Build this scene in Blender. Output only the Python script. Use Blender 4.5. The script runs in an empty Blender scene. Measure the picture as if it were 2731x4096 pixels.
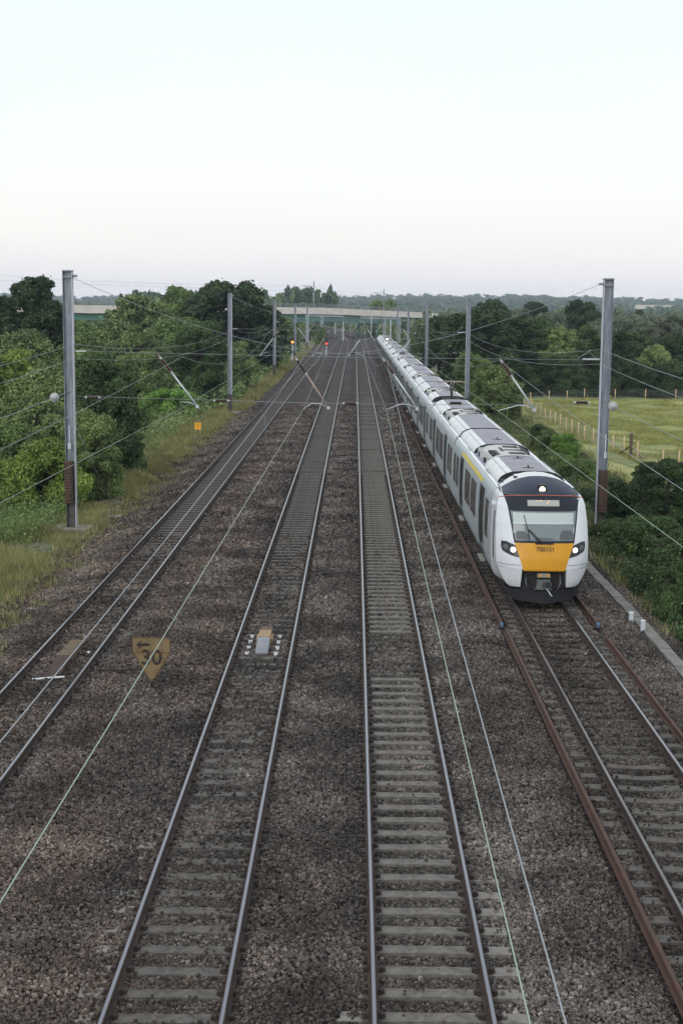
import bpy, math, random
import numpy as np
from mathutils import Vector, Matrix, Euler
R = math.radians
random.seed(7)
rng = np.random.default_rng(11)
S = bpy.context.scene
COL = S.collection

# ------------------------------------------------------------------ camera, sky, sun, exposure
cam_d = bpy.data.cameras.new('camera'); cam = bpy.data.objects.new('camera', cam_d); COL.objects.link(cam)
CAM_H, PITCH, YAW, ROLL = 8.84, 8.193, 0.469, 0.55
cam_d.sensor_fit = 'VERTICAL'; cam_d.sensor_height = 24.0; cam_d.lens = 24.0 * 5650 / 4096
cam_d.clip_start = 0.1; cam_d.clip_end = 20000
cam.location = (0, 0, CAM_H)
cam.rotation_euler = (Matrix.Rotation(R(YAW), 3, 'Z') @ Matrix.Rotation(R(90 - PITCH), 3, 'X') @ Matrix.Rotation(R(ROLL), 3, 'Z')).to_euler()
S.camera = cam

world = bpy.data.worlds.new('World'); S.world = world; world.use_nodes = True
wn, wl = world.node_tree.nodes, world.node_tree.links
wn.clear()
SUN_EL, SUN_AZ = 21.0, 204.0         # veiled light from behind the camera's left shoulder
def srgb(r, g, b):
    f = lambda c: (c/255/12.92 if c/255 <= .04045 else ((c/255+.055)/1.055)**2.4)
    return (f(r), f(g), f(b), 1)
tc = wn.new('ShaderNodeTexCoord'); sx = wn.new('ShaderNodeSeparateXYZ'); ramp = wn.new('ShaderNodeValToRGB')
wl.new(tc.outputs['Generated'], sx.inputs[0]); wl.new(sx.outputs['Z'], ramp.inputs[0])
stops = [(0.0, srgb(242, 236, 239)), (.022, srgb(247, 242, 241)), (.05, srgb(250, 247, 242)), (.085, srgb(249, 250, 246)),
         (.13, srgb(245, 252, 251)), (.2, srgb(240, 252, 255)), (.34, (1.12, 1.17, 1.23, 1)), (1.0, (1.22, 1.28, 1.37, 1))]
e = ramp.color_ramp.elements
e[0].position, e[0].color = stops[0]; e[1].position, e[1].color = stops[-1]
for p, c in stops[1:-1]:
    q = e.new(p); q.color = c
sky = wn.new('ShaderNodeTexSky'); sky.sky_type = 'NISHITA'; sky.sun_disc = False
sky.sun_elevation = R(SUN_EL); sky.sun_rotation = R(SUN_AZ)
skm = wn.new('ShaderNodeVectorMath'); skm.operation = 'SCALE'; skm.inputs['Scale'].default_value = .1
wl.new(sky.outputs[0], skm.inputs[0])
mixs = wn.new('ShaderNodeMixRGB'); mixs.inputs[0].default_value = .94
wl.new(skm.outputs[0], mixs.inputs[1]); wl.new(ramp.outputs[0], mixs.inputs[2])
bg = wn.new('ShaderNodeBackground'); bg.inputs[1].default_value = 1.13
cl = wn.new('ShaderNodeTexNoise'); cl.inputs['Scale'].default_value = 2.2; cl.inputs['Detail'].default_value = 7   # thin uneven veil of cloud
cmp_ = wn.new('ShaderNodeMapping'); cmp_.inputs['Scale'].default_value = (1, 1, 7); wl.new(tc.outputs['Generated'], cmp_.inputs[0]); wl.new(cmp_.outputs[0], cl.inputs['Vector'])
cr = wn.new('ShaderNodeValToRGB'); wl.new(cl.outputs['Fac'], cr.inputs[0]); ce = cr.color_ramp.elements
ce[0].position, ce[0].color = .40, (.965, .975, .985, 1); ce[1].position, ce[1].color = .68, (1.012, 1.0, .995, 1)
cm = wn.new('ShaderNodeMixRGB'); cm.blend_type = 'MULTIPLY'; cm.inputs[0].default_value = 1
wl.new(mixs.outputs[0], cm.inputs[1]); wl.new(cr.outputs[0], cm.inputs[2]); wl.new(cm.outputs[0], bg.inputs[0])
wo = wn.new('ShaderNodeOutputWorld'); wl.new(bg.outputs[0], wo.inputs[0])

sd = bpy.data.lights.new('sun', 'SUN'); sun = bpy.data.objects.new('sun', sd); COL.objects.link(sun)
sd.energy = 1.3; sd.angle = R(40); sd.color = (1, .95, .9)
sdir = Vector((-.38, -.85, .36)).normalized()
sun.rotation_euler = sdir.to_track_quat('Z', 'Y').to_euler()

S.view_settings.view_transform = 'Standard'; S.view_settings.look = 'None'
S.view_settings.exposure = 0; S.view_settings.gamma = 1; S.view_settings.use_curve_mapping = False
S.render.film_transparent = False
cy = S.cycles
cy.max_bounces = 5; cy.diffuse_bounces = 3; cy.glossy_bounces = 2; cy.transmission_bounces = 2; cy.volume_bounces = 0
cy.use_denoising = True; cy.use_adaptive_sampling = True; cy.adaptive_threshold = .02
cy.caustics_reflective = False; cy.caustics_refractive = False

# ------------------------------------------------------------------ materials
M = {}
def mat(name, c1, c2=None, scale=4, rough=.7, metal=0, bump=0, bscale=60, detail=5, spec=.4, stretch=None, contrast=(.35, .65), island=None, transl=0, emit=None, c3=None):
    m = bpy.data.materials.new(name); m.use_nodes = True; M[name] = m
    n, l = m.node_tree.nodes, m.node_tree.links
    b = n['Principled BSDF']; out = n['Material Output']
    b.inputs['Base Color'].default_value = (*c1, 1); b.inputs['Roughness'].default_value = rough
    b.inputs['Metallic'].default_value = metal; b.inputs['Specular IOR Level'].default_value = spec
    t = n.new('ShaderNodeTexCoord'); src = t.outputs['Object']
    if stretch:
        mp = n.new('ShaderNodeMapping'); mp.inputs['Scale'].default_value = stretch
        l.new(src, mp.inputs[0]); src = mp.outputs[0]
    col = None
    if island:
        g = n.new('ShaderNodeNewGeometry'); r = n.new('ShaderNodeValToRGB'); l.new(g.outputs['Random Per Island'], r.inputs[0])
        el = r.color_ramp.elements
        el[0].position = 0; el[0].color = (*island[0], 1); el[1].position = 1; el[1].color = (*island[-1], 1)
        for i, c in enumerate(island[1:-1]):
            q = el.new((i + 1) / (len(island) - 1)); q.color = (*c, 1)
        col = r.outputs[0]
    if c2:
        no = n.new('ShaderNodeTexNoise'); no.inputs['Scale'].default_value = scale; no.inputs['Detail'].default_value = detail
        l.new(src, no.inputs['Vector'])
        r = n.new('ShaderNodeValToRGB'); el = r.color_ramp.elements
        el[0].position, el[1].position = contrast
        el[0].color = (*c1, 1); el[1].color = (*c2, 1)
        if c3:
            q = el.new(sum(contrast)/2); q.color = (*c3, 1)
        l.new(no.outputs['Fac'], r.inputs[0])
        if col is not None:
            mx = n.new('ShaderNodeMixRGB'); mx.blend_type = 'MULTIPLY'; mx.inputs[0].default_value = 1
            l.new(col, mx.inputs[1]); l.new(r.outputs[0], mx.inputs[2]); col = mx.outputs[0]
        else: col = r.outputs[0]
    if col is not None: l.new(col, b.inputs['Base Color'])
    if bump:
        nb = n.new('ShaderNodeTexNoise'); nb.inputs['Scale'].default_value = bscale; nb.inputs['Detail'].default_value = 4
        l.new(t.outputs['Object'], nb.inputs['Vector'])
        bp = n.new('ShaderNodeBump'); bp.inputs['Strength'].default_value = bump; bp.inputs['Distance'].default_value = .05
        l.new(nb.outputs['Fac'], bp.inputs['Height']); l.new(bp.outputs[0], b.inputs['Normal'])
    if transl:
        tr = n.new('ShaderNodeBsdfTranslucent'); ms = n.new('ShaderNodeMixShader'); ms.inputs[0].default_value = transl
        if col is not None: l.new(col, tr.inputs[0])
        else: tr.inputs[0].default_value = (*c1, 1)
        l.new(b.outputs[0], ms.inputs[1]); l.new(tr.outputs[0], ms.inputs[2]); l.new(ms.outputs[0], out.inputs[0])
    if emit:
        b.inputs['Emission Color'].default_value = (*emit[0], 1); b.inputs['Emission Strength'].default_value = emit[1]
    return m

mat('rail_side', (.022, .015, .012), (.042, .026, .019), scale=3, rough=.85)
mat('rail_top', (.165, .175, .205), rough=.2, metal=1)
mat('rail_top_dull', (.10, .095, .095), (.18, .175, .18), scale=.6, rough=.4, metal=.8)
mat('rust_rail', (.070, .032, .021), (.045, .025, .018), scale=2.5, rough=.85)
mat('blue_paint', (.06, .16, .30), rough=.5)
mat('concrete_sleeper', (.105, .098, .087), (.05, .046, .041), scale=9, rough=.9, bump=.5, bscale=40, contrast=(.35, .72), detail=8)
mat('concrete_pale', (.142, .134, .118), (.066, .062, .055), scale=9, rough=.9, bump=.5, bscale=40, contrast=(.36, .74), detail=8)
mat('concrete_end', (.20, .19, .17), (.13, .12, .108), scale=6, rough=.9, bump=.3, bscale=40, contrast=(.3, .7))
mat('dull_end', (.10, .092, .082), (.055, .05, .045), scale=6, rough=.9, bump=.3, bscale=40, contrast=(.3, .7))
mat('dark_sleeper', (.045, .040, .036), (.085, .078, .07), scale=4, rough=.9, bump=.3, bscale=30)
mat('clip', (.016, .012, .010), (.034, .021, .016), scale=15, rough=.8)
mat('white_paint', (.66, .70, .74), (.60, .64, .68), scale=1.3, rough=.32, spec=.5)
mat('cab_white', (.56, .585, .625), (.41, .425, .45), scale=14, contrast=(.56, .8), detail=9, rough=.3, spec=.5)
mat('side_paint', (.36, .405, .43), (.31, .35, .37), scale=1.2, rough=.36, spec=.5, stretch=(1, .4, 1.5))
mat('roof_light', (.58, .6, .6), (.5, .52, .52), scale=1.5, rough=.5)
mat('roof_grey', (.235, .24, .265), (.2, .205, .225), scale=1.1, rough=.75)
mat('roof_floor', (.2, .215, .26), rough=.7)
mat('roof_dark', (.012, .013, .015), rough=.7)
mat('equip_grey', (.42, .43, .42), (.34, .35, .34), scale=3, rough=.6)
mat('window_glass', (.05, .046, .046), (.065, .06, .06), scale=.8, rough=.12, spec=.55)
mat('door_paint', (.018, .026, .027), rough=.4)
mat('door_glass', (.012, .02, .022), rough=.1)
mat('rubber', (.022, .022, .024), rough=.8)
mat('bogie_dirt', (.014, .013, .012), (.026, .022, .019), scale=4, rough=.9)
mat('step_metal', (.2, .195, .18), rough=.6)
mat('mask_black', (.014, .018, .026), rough=.45, spec=.18)
mat('dome_grey', (.017, .026, .046), (.013, .02, .038), scale=1, rough=.5, spec=.18)
mat('windscreen', (.135, .165, .172), rough=.06, spec=.6)
mat('blind_white', (.36, .42, .42), rough=.5)
mat('seat_dark', (.065, .08, .086), rough=.5)
mat('yellow_front', (.56, .27, .01), (.49, .235, .01), scale=2, rough=.4)
mat('lamp_ring', (.28, .3, .32), rough=.25)
mat('panel_gap', (.12, .13, .14), rough=.6)
mat('yellow_line', (.62, .5, .03), rough=.5)
mat('orange_line', (.5, .12, .06), rough=.5)
mat('headlamp_case', (.02, .023, .026), rough=.25)
mat('lamp_off', (.12, .13, .15), rough=.2)
mat('lamp_white', (.9, .9, .9), emit=((1, .95, .86), 5))
mat('lamp_warm', (.9, .85, .7), emit=((1, .84, .58), 3))
mat('lamp_pale', (.9, .9, .5), emit=((1, .92, .45), 5))
mat('lamp_amber', (.9, .4, .1), emit=((1, .26, .03), 3))
mat('lamp_red', (.9, .1, .1), emit=((1, .03, .03), 3))
mat('display', (.30, .31, .29), rough=.4)
mat('led_orange', (.8, .4, .1), emit=((1, .5, .2), 1.5))
mat('number_black', (.012, .012, .012), rough=.6)
mat('plough', (.011, .012, .015), (.018, .018, .021), scale=5, rough=.7, spec=.12)
mat('coupler_metal', (.12, .13, .13), (.06, .065, .065), scale=9, rough=.5, metal=.4)
mat('galvanised', (.23, .26, .305), (.14, .16, .195), scale=2.2, rough=.5, metal=.25, stretch=(3, 3, .6))
mat('galv_bright', (.5, .5, .55), (.4, .42, .46), scale=3, rough=.5, metal=.2, stretch=(3, 3, .6))  # pale steel; on masts it carries sky light painted on one flange
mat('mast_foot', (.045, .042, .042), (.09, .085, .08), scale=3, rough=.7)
mat('rust_weight', (.085, .048, .034), (.045, .03, .024), scale=4, rough=.9, stretch=(1, 1, 4))
mat('foundation', (.22, .2, .18), (.13, .125, .11), scale=3, rough=.95)
mat('wire_grey', (.24, .265, .285), rough=.5, metal=.3)
mat('wire_green', (.27, .35, .29), rough=.5, metal=.3)
mat('insul_brown', (.045, .02, .016), rough=.25, spec=.6)
mat('insul_white', (.34, .36, .36), rough=.4)
mat('tube_metal', (.42, .46, .48), rough=.45, metal=.3)
mat('tube_rusty', (.3, .24, .2), (.22, .17, .15), scale=3, rough=.7)
mat('sign_face', (.18, .132, .066), (.085, .062, .034), scale=5, rough=.8, contrast=(.45, .75))
mat('sign_ink', (.016, .014, .012), (.035, .028, .02), scale=14, rough=.8)
mat('sign_edge', (.09, .05, .03), rough=.8)
mat('ramp_wood', (.12, .085, .05), (.075, .05, .032), scale=4, rough=.9)
mat('ramp_brown', (.045, .028, .02), rough=.9)
mat('magnet_yellow', (.30, .20, .085), (.2, .14, .07), scale=6, rough=.7)
mat('magnet_grey', (.19, .2, .22), (.14, .15, .16), scale=4, rough=.6)
mat('bracket_white', (.65, .67, .68), rough=.6)
mat('marker_yellow', (.8, .36, .02), rough=.5)
mat('post_brown', (.1, .07, .05), rough=.9)
mat('trough_lid', (.165, .165, .148), (.11, .11, .098), scale=2, rough=.95, bump=.2)
mat('white_post', (.42, .45, .48), rough=.6)
mat('cable_black', (.015, .015, .015), rough=.7)
mat('fence_wood', (.58, .42, .27), (.45, .32, .2), scale=6, rough=.9)
mat('fence_wire', (.26, .28, .27), rough=.6)
mat('bridge_concrete', (.72, .66, .60), (.60, .55, .50), scale=.25, rough=.9, stretch=(1, 1, 3))
mat('bridge_green', (.09, .22, .17), (.07, .18, .14), scale=.2, rough=.6)
mat('bridge_dark', (.03, .032, .03), rough=.9)
mat('parapet_steel', (.3, .32, .33), rough=.6)
mat('trunk', (.05, .04, .03), (.03, .025, .018), scale=5, rough=.95)
# foliage: brightness differs from leaf to leaf and from clump to clump
def leafmat(name, cols):
    return mat(name, (.62, .62, .62), (1.25, 1.25, 1.15), scale=.9, rough=.65, spec=.25, island=cols, transl=.22, contrast=(.3, .7), detail=2)
leafmat('leaf_dark', [(0.035, 0.067, 0.028), (0.067, 0.115, 0.043), (0.106, 0.167, 0.055)])
leafmat('leaf_shade', [(.022, .043, .018), (.040, .073, .027), (.066, .105, .040)])  # the deepest of the foliage greens
leafmat('leaf_mid', [(0.073, 0.123, 0.046), (0.128, 0.203, 0.069), (0.199, 0.280, 0.094)])
leafmat('leaf_olive', [(0.093, 0.136, 0.053), (0.159, 0.223, 0.082), (0.242, 0.321, 0.116)])
leafmat('leaf_lime', [(0.110, 0.171, 0.039), (0.186, 0.273, 0.056), (0.275, 0.378, 0.081)])
leafmat('leaf_bright', [(0.092, 0.186, 0.039), (0.156, 0.285, 0.060), (0.209, 0.365, 0.081)])
leafmat('leaf_willow', [(0.089, 0.114, 0.078), (0.138, 0.170, 0.114), (0.186, 0.217, 0.149)])
leafmat('grass_blade', [(.13, .15, .05), (.22, .215, .085), (.38, .33, .17), (.115, .16, .05), (.28, .25, .115)])
leafmat('meadow_blade', [(.21, .235, .07), (.27, .28, .09), (.34, .32, .12), (.18, .225, .065)])
mat('ground_grass', (.065, .075, .034), (.125, .118, .058), scale=.35, rough=.95, bump=.6, bscale=6, detail=10, c3=(.075, .085, .036))
mat('meadow_ground', (.15, .175, .05), (.25, .25, .085), scale=.22, rough=.95, bump=.5, bscale=5, detail=12, c3=(.195, .21, .064))
mat('path_grass', (.095, .13, .04), (.15, .16, .06), scale=.5, rough=.95, bump=.4, bscale=8)
mat('hill_green', (.03, .052, .035), (.055, .08, .045), scale=.012, rough=1, detail=8)
mat('stubble', (.36, .3, .19), (.3, .26, .17), scale=.01, rough=1)
mat('stone', (.58, .57, .555), (1.62, 1.60, 1.57), scale=.5, rough=.88, spec=.25, detail=7, contrast=(.38, .66),
    island=[(.022, .020, .019), (.062, .058, .054), (.120, .112, .104), (.038, .036, .035), (.084, .070, .058), (.175, .164, .152), (.048, .045, .043), (.115, .103, .092)])

def stain(n, l, t):
    """brake dust between the rails, rusty ground between tracks 1 and 2: colour that belongs to the stones"""
    sp = n.new('ShaderNodeSeparateXYZ'); l.new(t, sp.inputs[0])
    no = n.new('ShaderNodeTexNoise'); no.inputs['Scale'].default_value = .35; no.inputs['Detail'].default_value = 5; l.new(t, no.inputs['Vector'])
    a = n.new('ShaderNodeMath'); a.operation = 'MULTIPLY_ADD'; a.inputs[1].default_value = 1.6; l.new(no.outputs['Fac'], a.inputs[0]); l.new(sp.outputs['X'], a.inputs[2])
    b = n.new('ShaderNodeMapRange'); b.inputs['From Min'].default_value = -11.2; b.inputs['From Max'].default_value = 10.8; l.new(a.outputs[0], b.inputs['Value'])
    r = n.new('ShaderNodeValToRGB'); l.new(b.outputs[0], r.inputs[0]); el = r.color_ramp.elements
    st = [(-11.2, (.95, .82, .72)), (-9.6, (.98, .82, .71)), (-8.7, (1.0, .93, .88)), (-8.1, (0.70, 0.63, 0.58)), (-6.5, (0.68, 0.61, 0.56)), (-5.9, (0.97, 0.93, 0.90)), (-4.9, (0.80, 0.69, 0.64)), (-4.0, (0.98, 0.94, 0.92)), (-3.25, (0.71, 0.68, 0.68)),
          (-1.4, (0.65, 0.63, 0.63)), (-.6, (0.99, 0.96, 0.96)), (.0, (0.91, 0.89, 0.89)), (.55, (0.65, 0.63, 0.63)), (1.6, (0.67, 0.65, 0.65)), (2.3, (0.99, 0.97, 0.97)), (3.3, (1.13, 1.11, 1.11)), (4.3, (0.93, 0.89, 0.87)), (5.0, (0.66, 0.61, 0.59)), (6.4, (0.67, 0.63, 0.60)), (7.4, (0.98, 0.95, 0.93)), (10.8, (0.83, 0.78, 0.76))]
    el[0].position = 0; el[0].color = (*st[0][1], 1); el[1].position = 1; el[1].color = (*st[-1][1], 1)
    for x, c in st[1:-1]:
        q = el.new((x + 11.2)/22.0); q.color = (*c, 1)
    # rust brown patches, mostly on the left half
    n2 = n.new('ShaderNodeTexNoise'); n2.inputs['Scale'].default_value = .42; n2.inputs['Detail'].default_value = 6; n2.inputs['Distortion'].default_value = .6
    mp = n.new('ShaderNodeMapping'); mp.inputs['Location'].default_value = (31, 17, 0); mp.inputs['Scale'].default_value = (1, .45, 1); l.new(t, mp.inputs[0]); l.new(mp.outputs[0], n2.inputs['Vector'])
    k = n.new('ShaderNodeMapRange'); k.inputs['From Min'].default_value = .47; k.inputs['From Max'].default_value = .62; l.new(n2.outputs['Fac'], k.inputs['Value'])
    w = n.new('ShaderNodeMapRange'); w.inputs['From Min'].default_value = 3; w.inputs['From Max'].default_value = -4; w.inputs['To Min'].default_value = .15; l.new(sp.outputs['X'], w.inputs['Value'])
    kw = n.new('ShaderNodeMath'); kw.operation = 'MULTIPLY'; l.new(k.outputs[0], kw.inputs[0]); l.new(w.outputs[0], kw.inputs[1])
    rm = n.new('ShaderNodeMixRGB'); rm.inputs[2].default_value = (1.02, .89, .82, 1); l.new(kw.outputs[0], rm.inputs[0]); l.new(r.outputs[0], rm.inputs[1])
    return rm.outputs[0]
def stain_on(m):
    n, l = m.node_tree.nodes, m.node_tree.links; b = n['Principled BSDF']; src = b.inputs['Base Color'].links[0].from_socket
    t = n.new('ShaderNodeTexCoord'); mx = n.new('ShaderNodeMixRGB'); mx.blend_type = 'MULTIPLY'; mx.inputs[0].default_value = 1
    l.new(src, mx.inputs[1]); l.new(stain(n, l, t.outputs['Object']), mx.inputs[2]); l.new(mx.outputs[0], b.inputs['Base Color'])
# ballast: cell stones with gaps, dark oil and brown rust staining with shapes of its own
def ballast_mat():
    m = bpy.data.materials.new('ballast'); m.use_nodes = True; M['ballast'] = m
    n, l = m.node_tree.nodes, m.node_tree.links; b = n['Principled BSDF']; b.inputs['Roughness'].default_value = .92
    b.inputs['Specular IOR Level'].default_value = .2
    t = n.new('ShaderNodeTexCoord')
    v = n.new('ShaderNodeTexVoronoi'); v.inputs['Scale'].default_value = 19; l.new(t.outputs['Object'], v.inputs['Vector'])
    sp = n.new('ShaderNodeSeparateColor'); l.new(v.outputs['Color'], sp.inputs[0])
    r = n.new('ShaderNodeValToRGB'); l.new(sp.outputs[0], r.inputs[0]); el = r.color_ramp.elements
    el[0].color = (.026, .023, .023, 1); el[1].color = (.14, .125, .12, 1)
    for p, c in ((.35, (.045, .039, .038, 1)), (.8, (.075, .063, .058, 1))):
        q = el.new(p); q.color = c
    gp = n.new('ShaderNodeMapRange'); gp.inputs['From Min'].default_value = .38; gp.inputs['From Max'].default_value = .62; gp.inputs['To Min'].default_value = 1; gp.inputs['To Max'].default_value = .25  # gaps between stones darkened in the colour, standing in for their shadow
    l.new(v.outputs['Distance'], gp.inputs['Value'])
    gm = n.new('ShaderNodeMixRGB'); gm.blend_type = 'MULTIPLY'; gm.inputs[0].default_value = 1; l.new(r.outputs[0], gm.inputs[1]); l.new(gp.outputs[0], gm.inputs[2])
    no = n.new('ShaderNodeTexNoise'); no.inputs['Scale'].default_value = .55; no.inputs['Detail'].default_value = 7; l.new(t.outputs['Object'], no.inputs['Vector'])
    r2 = n.new('ShaderNodeValToRGB'); l.new(no.outputs['Fac'], r2.inputs[0]); el = r2.color_ramp.elements
    el[0].position = .36; el[1].position = .66; el[0].color = (.72, .71, .70, 1); el[1].color = (1.8, 1.79, 1.78, 1)
    mx = n.new('ShaderNodeMixRGB'); mx.blend_type = 'MULTIPLY'; mx.inputs[0].default_value = 1
    l.new(gm.outputs[0], mx.inputs[1]); l.new(r2.outputs[0], mx.inputs[2])
    l.new(mx.outputs[0], b.inputs['Base Color'])
    bp = n.new('ShaderNodeBump'); bp.inputs['Strength'].default_value = 1; bp.inputs['Distance'].default_value = .04; bp.invert = True
    l.new(v.outputs['Distance'], bp.inputs['Height']); l.new(bp.outputs[0], b.inputs['Normal'])
ballast_mat(); stain_on(M['ballast']); stain_on(M['stone'])

# ------------------------------------------------------------------ mesh helpers
def link(name, me, parent=None, loc=(0, 0, 0)):
    o = bpy.data.objects.new(name, me); COL.objects.link(o); o.location = loc
    if parent: o.parent = parent
    return o
def tag(o, label=None, cat=None, group=None, kind=None):
    if label: o['label'] = label
    if cat: o['category'] = cat
    if group: o['group'] = group
    if kind: o['kind'] = kind
    return o
def empty(name, loc, label, cat, group=None):
    o = link(name, None, None, loc); o.empty_display_size = .2
    return tag(o, label, cat, group)
def copy_tree(o, parent=None):
    c = o.copy(); COL.objects.link(c); c.parent = parent
    for ch in list(o.children): copy_tree(ch, c)
    return c
class MB:
    """collects shapes, then links them as one mesh object"""
    def __init__(s): s.v, s.f, s.m, s.mi, s.cur, s.sm = [], [], [], [], 0, []
    def use(s, name):
        if name not in s.m: s.m.append(name)
        s.cur = s.m.index(name); return s
    def add(s, vs, fs, smooth=False):
        if not s.m: s.m.append('galvanised')
        o = len(s.v); s.v += [tuple(p) for p in vs]
        s.f += [tuple(i + o for i in f) for f in fs]; s.mi += [s.cur] * len(fs); s.sm += [smooth] * len(fs); return s
    def box(s, a, b, taper=0):
        (x0, y0, z0), (x1, y1, z1) = a, b; t = taper
        return s.add([(x0, y0, z0), (x1, y0, z0), (x1, y1, z0), (x0, y1, z0), (x0+t, y0+t, z1), (x1-t, y0+t, z1), (x1-t, y1-t, z1), (x0+t, y1-t, z1)],
                     [(0, 3, 2, 1), (4, 5, 6, 7), (0, 1, 5, 4), (1, 2, 6, 5), (2, 3, 7, 6), (3, 0, 4, 7)])
    def bar(s, p, q, w, h=None):
        p, q = Vector(p), Vector(q); d = (q - p).normalized(); h = h or w
        u = d.cross(Vector((0, 0, 1)));  u = Vector((1, 0, 0)) if u.length < 1e-4 else u.normalized()
        v = u.cross(d)
        c = [(-1, -1), (1, -1), (1, 1), (-1, 1)]
        return s.add([p + u*a*w/2 + v*b*h/2 for a, b in c] + [q + u*a*w/2 + v*b*h/2 for a, b in c],
                     [(0, 1, 2, 3), (7, 6, 5, 4), (0, 4, 5, 1), (1, 5, 6, 2), (2, 6, 7, 3), (3, 7, 4, 0)])
    def tube(s, pts, r, n=6):
        pts = [Vector(p) for p in pts]; vs, fs = [], []
        for i, p in enumerate(pts):
            d = (pts[min(i+1, len(pts)-1)] - pts[max(i-1, 0)]).normalized()
            u = d.cross(Vector((0, 0, 1))); u = Vector((1, 0, 0)) if u.length < 1e-4 else u.normalized()
            v = u.cross(d)
            rr = r[i] if isinstance(r, (list, tuple)) else r
            vs += [p + (u*math.cos(2*math.pi*k/n) + v*math.sin(2*math.pi*k/n))*rr for k in range(n)]
        for i in range(len(pts)-1):
            for k in range(n):
                fs.append((i*n+k, i*n+(k+1) % n, (i+1)*n+(k+1) % n, (i+1)*n+k))
        fs += [tuple(range(n))[::-1], tuple(range((len(pts)-1)*n, len(pts)*n))]
        return s.add(vs, fs, True)
    def lathe(s, p, q, prof, n=10):
        """prof: list of (t along p->q, radius)"""
        p, q = Vector(p), Vector(q); d = q - p
        return s.tube_fixed([p + d*t for t, _ in prof], d.normalized(), [r for _, r in prof], n)
    def tube_fixed(s, pts, d, rs, n):
        u = d.cross(Vector((0, 0, 1))); u = Vector((1, 0, 0)) if u.length < 1e-4 else u.normalized(); v = u.cross(d)
        vs, fs = [], []
        for p, r in zip(pts, rs): vs += [p + (u*math.cos(2*math.pi*k/n) + v*math.sin(2*math.pi*k/n))*r for k in range(n)]
        for i in range(len(pts)-1):
            for k in range(n): fs.append((i*n+k, i*n+(k+1) % n, (i+1)*n+(k+1) % n, (i+1)*n+k))
        fs += [tuple(range(n))[::-1], tuple(range((len(pts)-1)*n, len(pts)*n))]
        return s.add(vs, fs)
    def loft(s, rings, closed=False, smooth=True, caps=False):
        n = len(rings[0]); vs = [p for r in rings for p in r]; fs = []
        for i in range(len(rings)-1):
            for k in range(n if closed else n-1):
                fs.append((i*n+k, i*n+(k+1) % n, (i+1)*n+(k+1) % n, (i+1)*n+k))
        s.add(vs, fs, smooth)
        if caps:
            s.add(rings[0], [tuple(range(n))[::-1]]); s.add(rings[-1], [tuple(range(n))])
        return s
    def build(s, name, parent=None, shift=None, **kw):
        me = bpy.data.meshes.new(name)
        d = Vector(shift) if shift is not None else (Vector(root_loc(parent)) if parent else Vector((0, 0, 0)))
        me.from_pydata([(x - d.x, y - d.y, z - d.z) for x, y, z in s.v], [], s.f)
        for m in s.m: me.materials.append(M[m])
        me.polygons.foreach_set('material_index', s.mi); me.polygons.foreach_set('use_smooth', s.sm)
        me.update()
        return tag(link(name, me, parent), **kw)
def root_loc(o):
    while o.parent: o = o.parent
    return o.location
def np_mesh(name, V, F, mats, parent=None, smooth=False, loc=(0, 0, 0)):
    """V (n,3), F (m,k) all faces with k corners"""
    me = bpy.data.meshes.new(name); k = F.shape[1]
    me.vertices.add(len(V)); me.vertices.foreach_set('co', np.ascontiguousarray(V, dtype=np.float32).ravel())
    me.loops.add(F.size); me.loops.foreach_set('vertex_index', np.ascontiguousarray(F, dtype=np.int32).ravel())
    me.polygons.add(len(F)); me.polygons.foreach_set('loop_start', np.arange(0, F.size, k, dtype=np.int32))
    try: me.polygons.foreach_set('loop_total', np.full(len(F), k, dtype=np.int32))
    except Exception: pass
    me.polygons.foreach_set('use_smooth', np.full(len(F), smooth))
    for m in (mats if isinstance(mats, list) else [mats]): me.materials.append(M[m])
    me.update(calc_edges=True)
    return link(name, me, parent, loc)
def text(name, body, size, m, parent, loc, rot, extrude=.002, bold=0.0):
    c = bpy.data.curves.new(name, 'FONT'); c.body = body; c.size = size; c.align_x = 'CENTER'; c.align_y = 'CENTER'; c.extrude = extrude
    t = bpy.data.objects.new('text_source', c); COL.objects.link(t); c.offset = bold
    me = bpy.data.meshes.new_from_object(t.evaluated_get(bpy.context.evaluated_depsgraph_get()))
    bpy.data.objects.remove(t); me.materials.clear(); me.materials.append(M[m])
    o = link(name, me, parent, loc); o.rotation_euler = rot
    return o

# ------------------------------------------------------------------ lie of the land
CURVE0, CURVEK = 358.0, .000205
def off(y): return -CURVEK * max(0, y - CURVE0)**2          # the line bends left far away
def off_np(y): return -CURVEK * np.maximum(0, y - CURVE0)**2
T = {1: -7.33, 2: -2.33, 3: 1.092, 4: 5.715}                # track centres
HG = .7525
def terrain_z(x, y):
    x = x - off_np(y)
    zl = np.interp(-x, [0, 9.8, 10.8, 12, 14, 18, 30, 400], [-.65, -.65, -.45, -.5, -.8, -1.1, -1.3, -2.0])
    zr = np.interp(x, [0, 8.9, 9.5, 11, 14, 17, 400], [-.65, -.5, -.5, -.75, -1.3, -1.6, -2.5])
    return np.where(x < 0, zl, zr)
BX = [-11.2, -10.4, -9.6, -9.0, -8.6, -6.0, -5.3, -4.6, -3.9, -3.4, -1.2, -.8, -.3, 0, 2.3, 2.8, 3.3, 3.9, 4.3, 7.1, 7.6, 8.2, 8.8, 9.2, 9.8]
BZ = [-.80, -.56, -.38, -.25, -.20, -.205, -.14, -.10, -.14, -.185, -.19, -.165, -.165, -.205, -.205, -.16, -.11, -.12, -.2, -.225, -.27, -.34, -.40, -.46, -.75]
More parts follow.
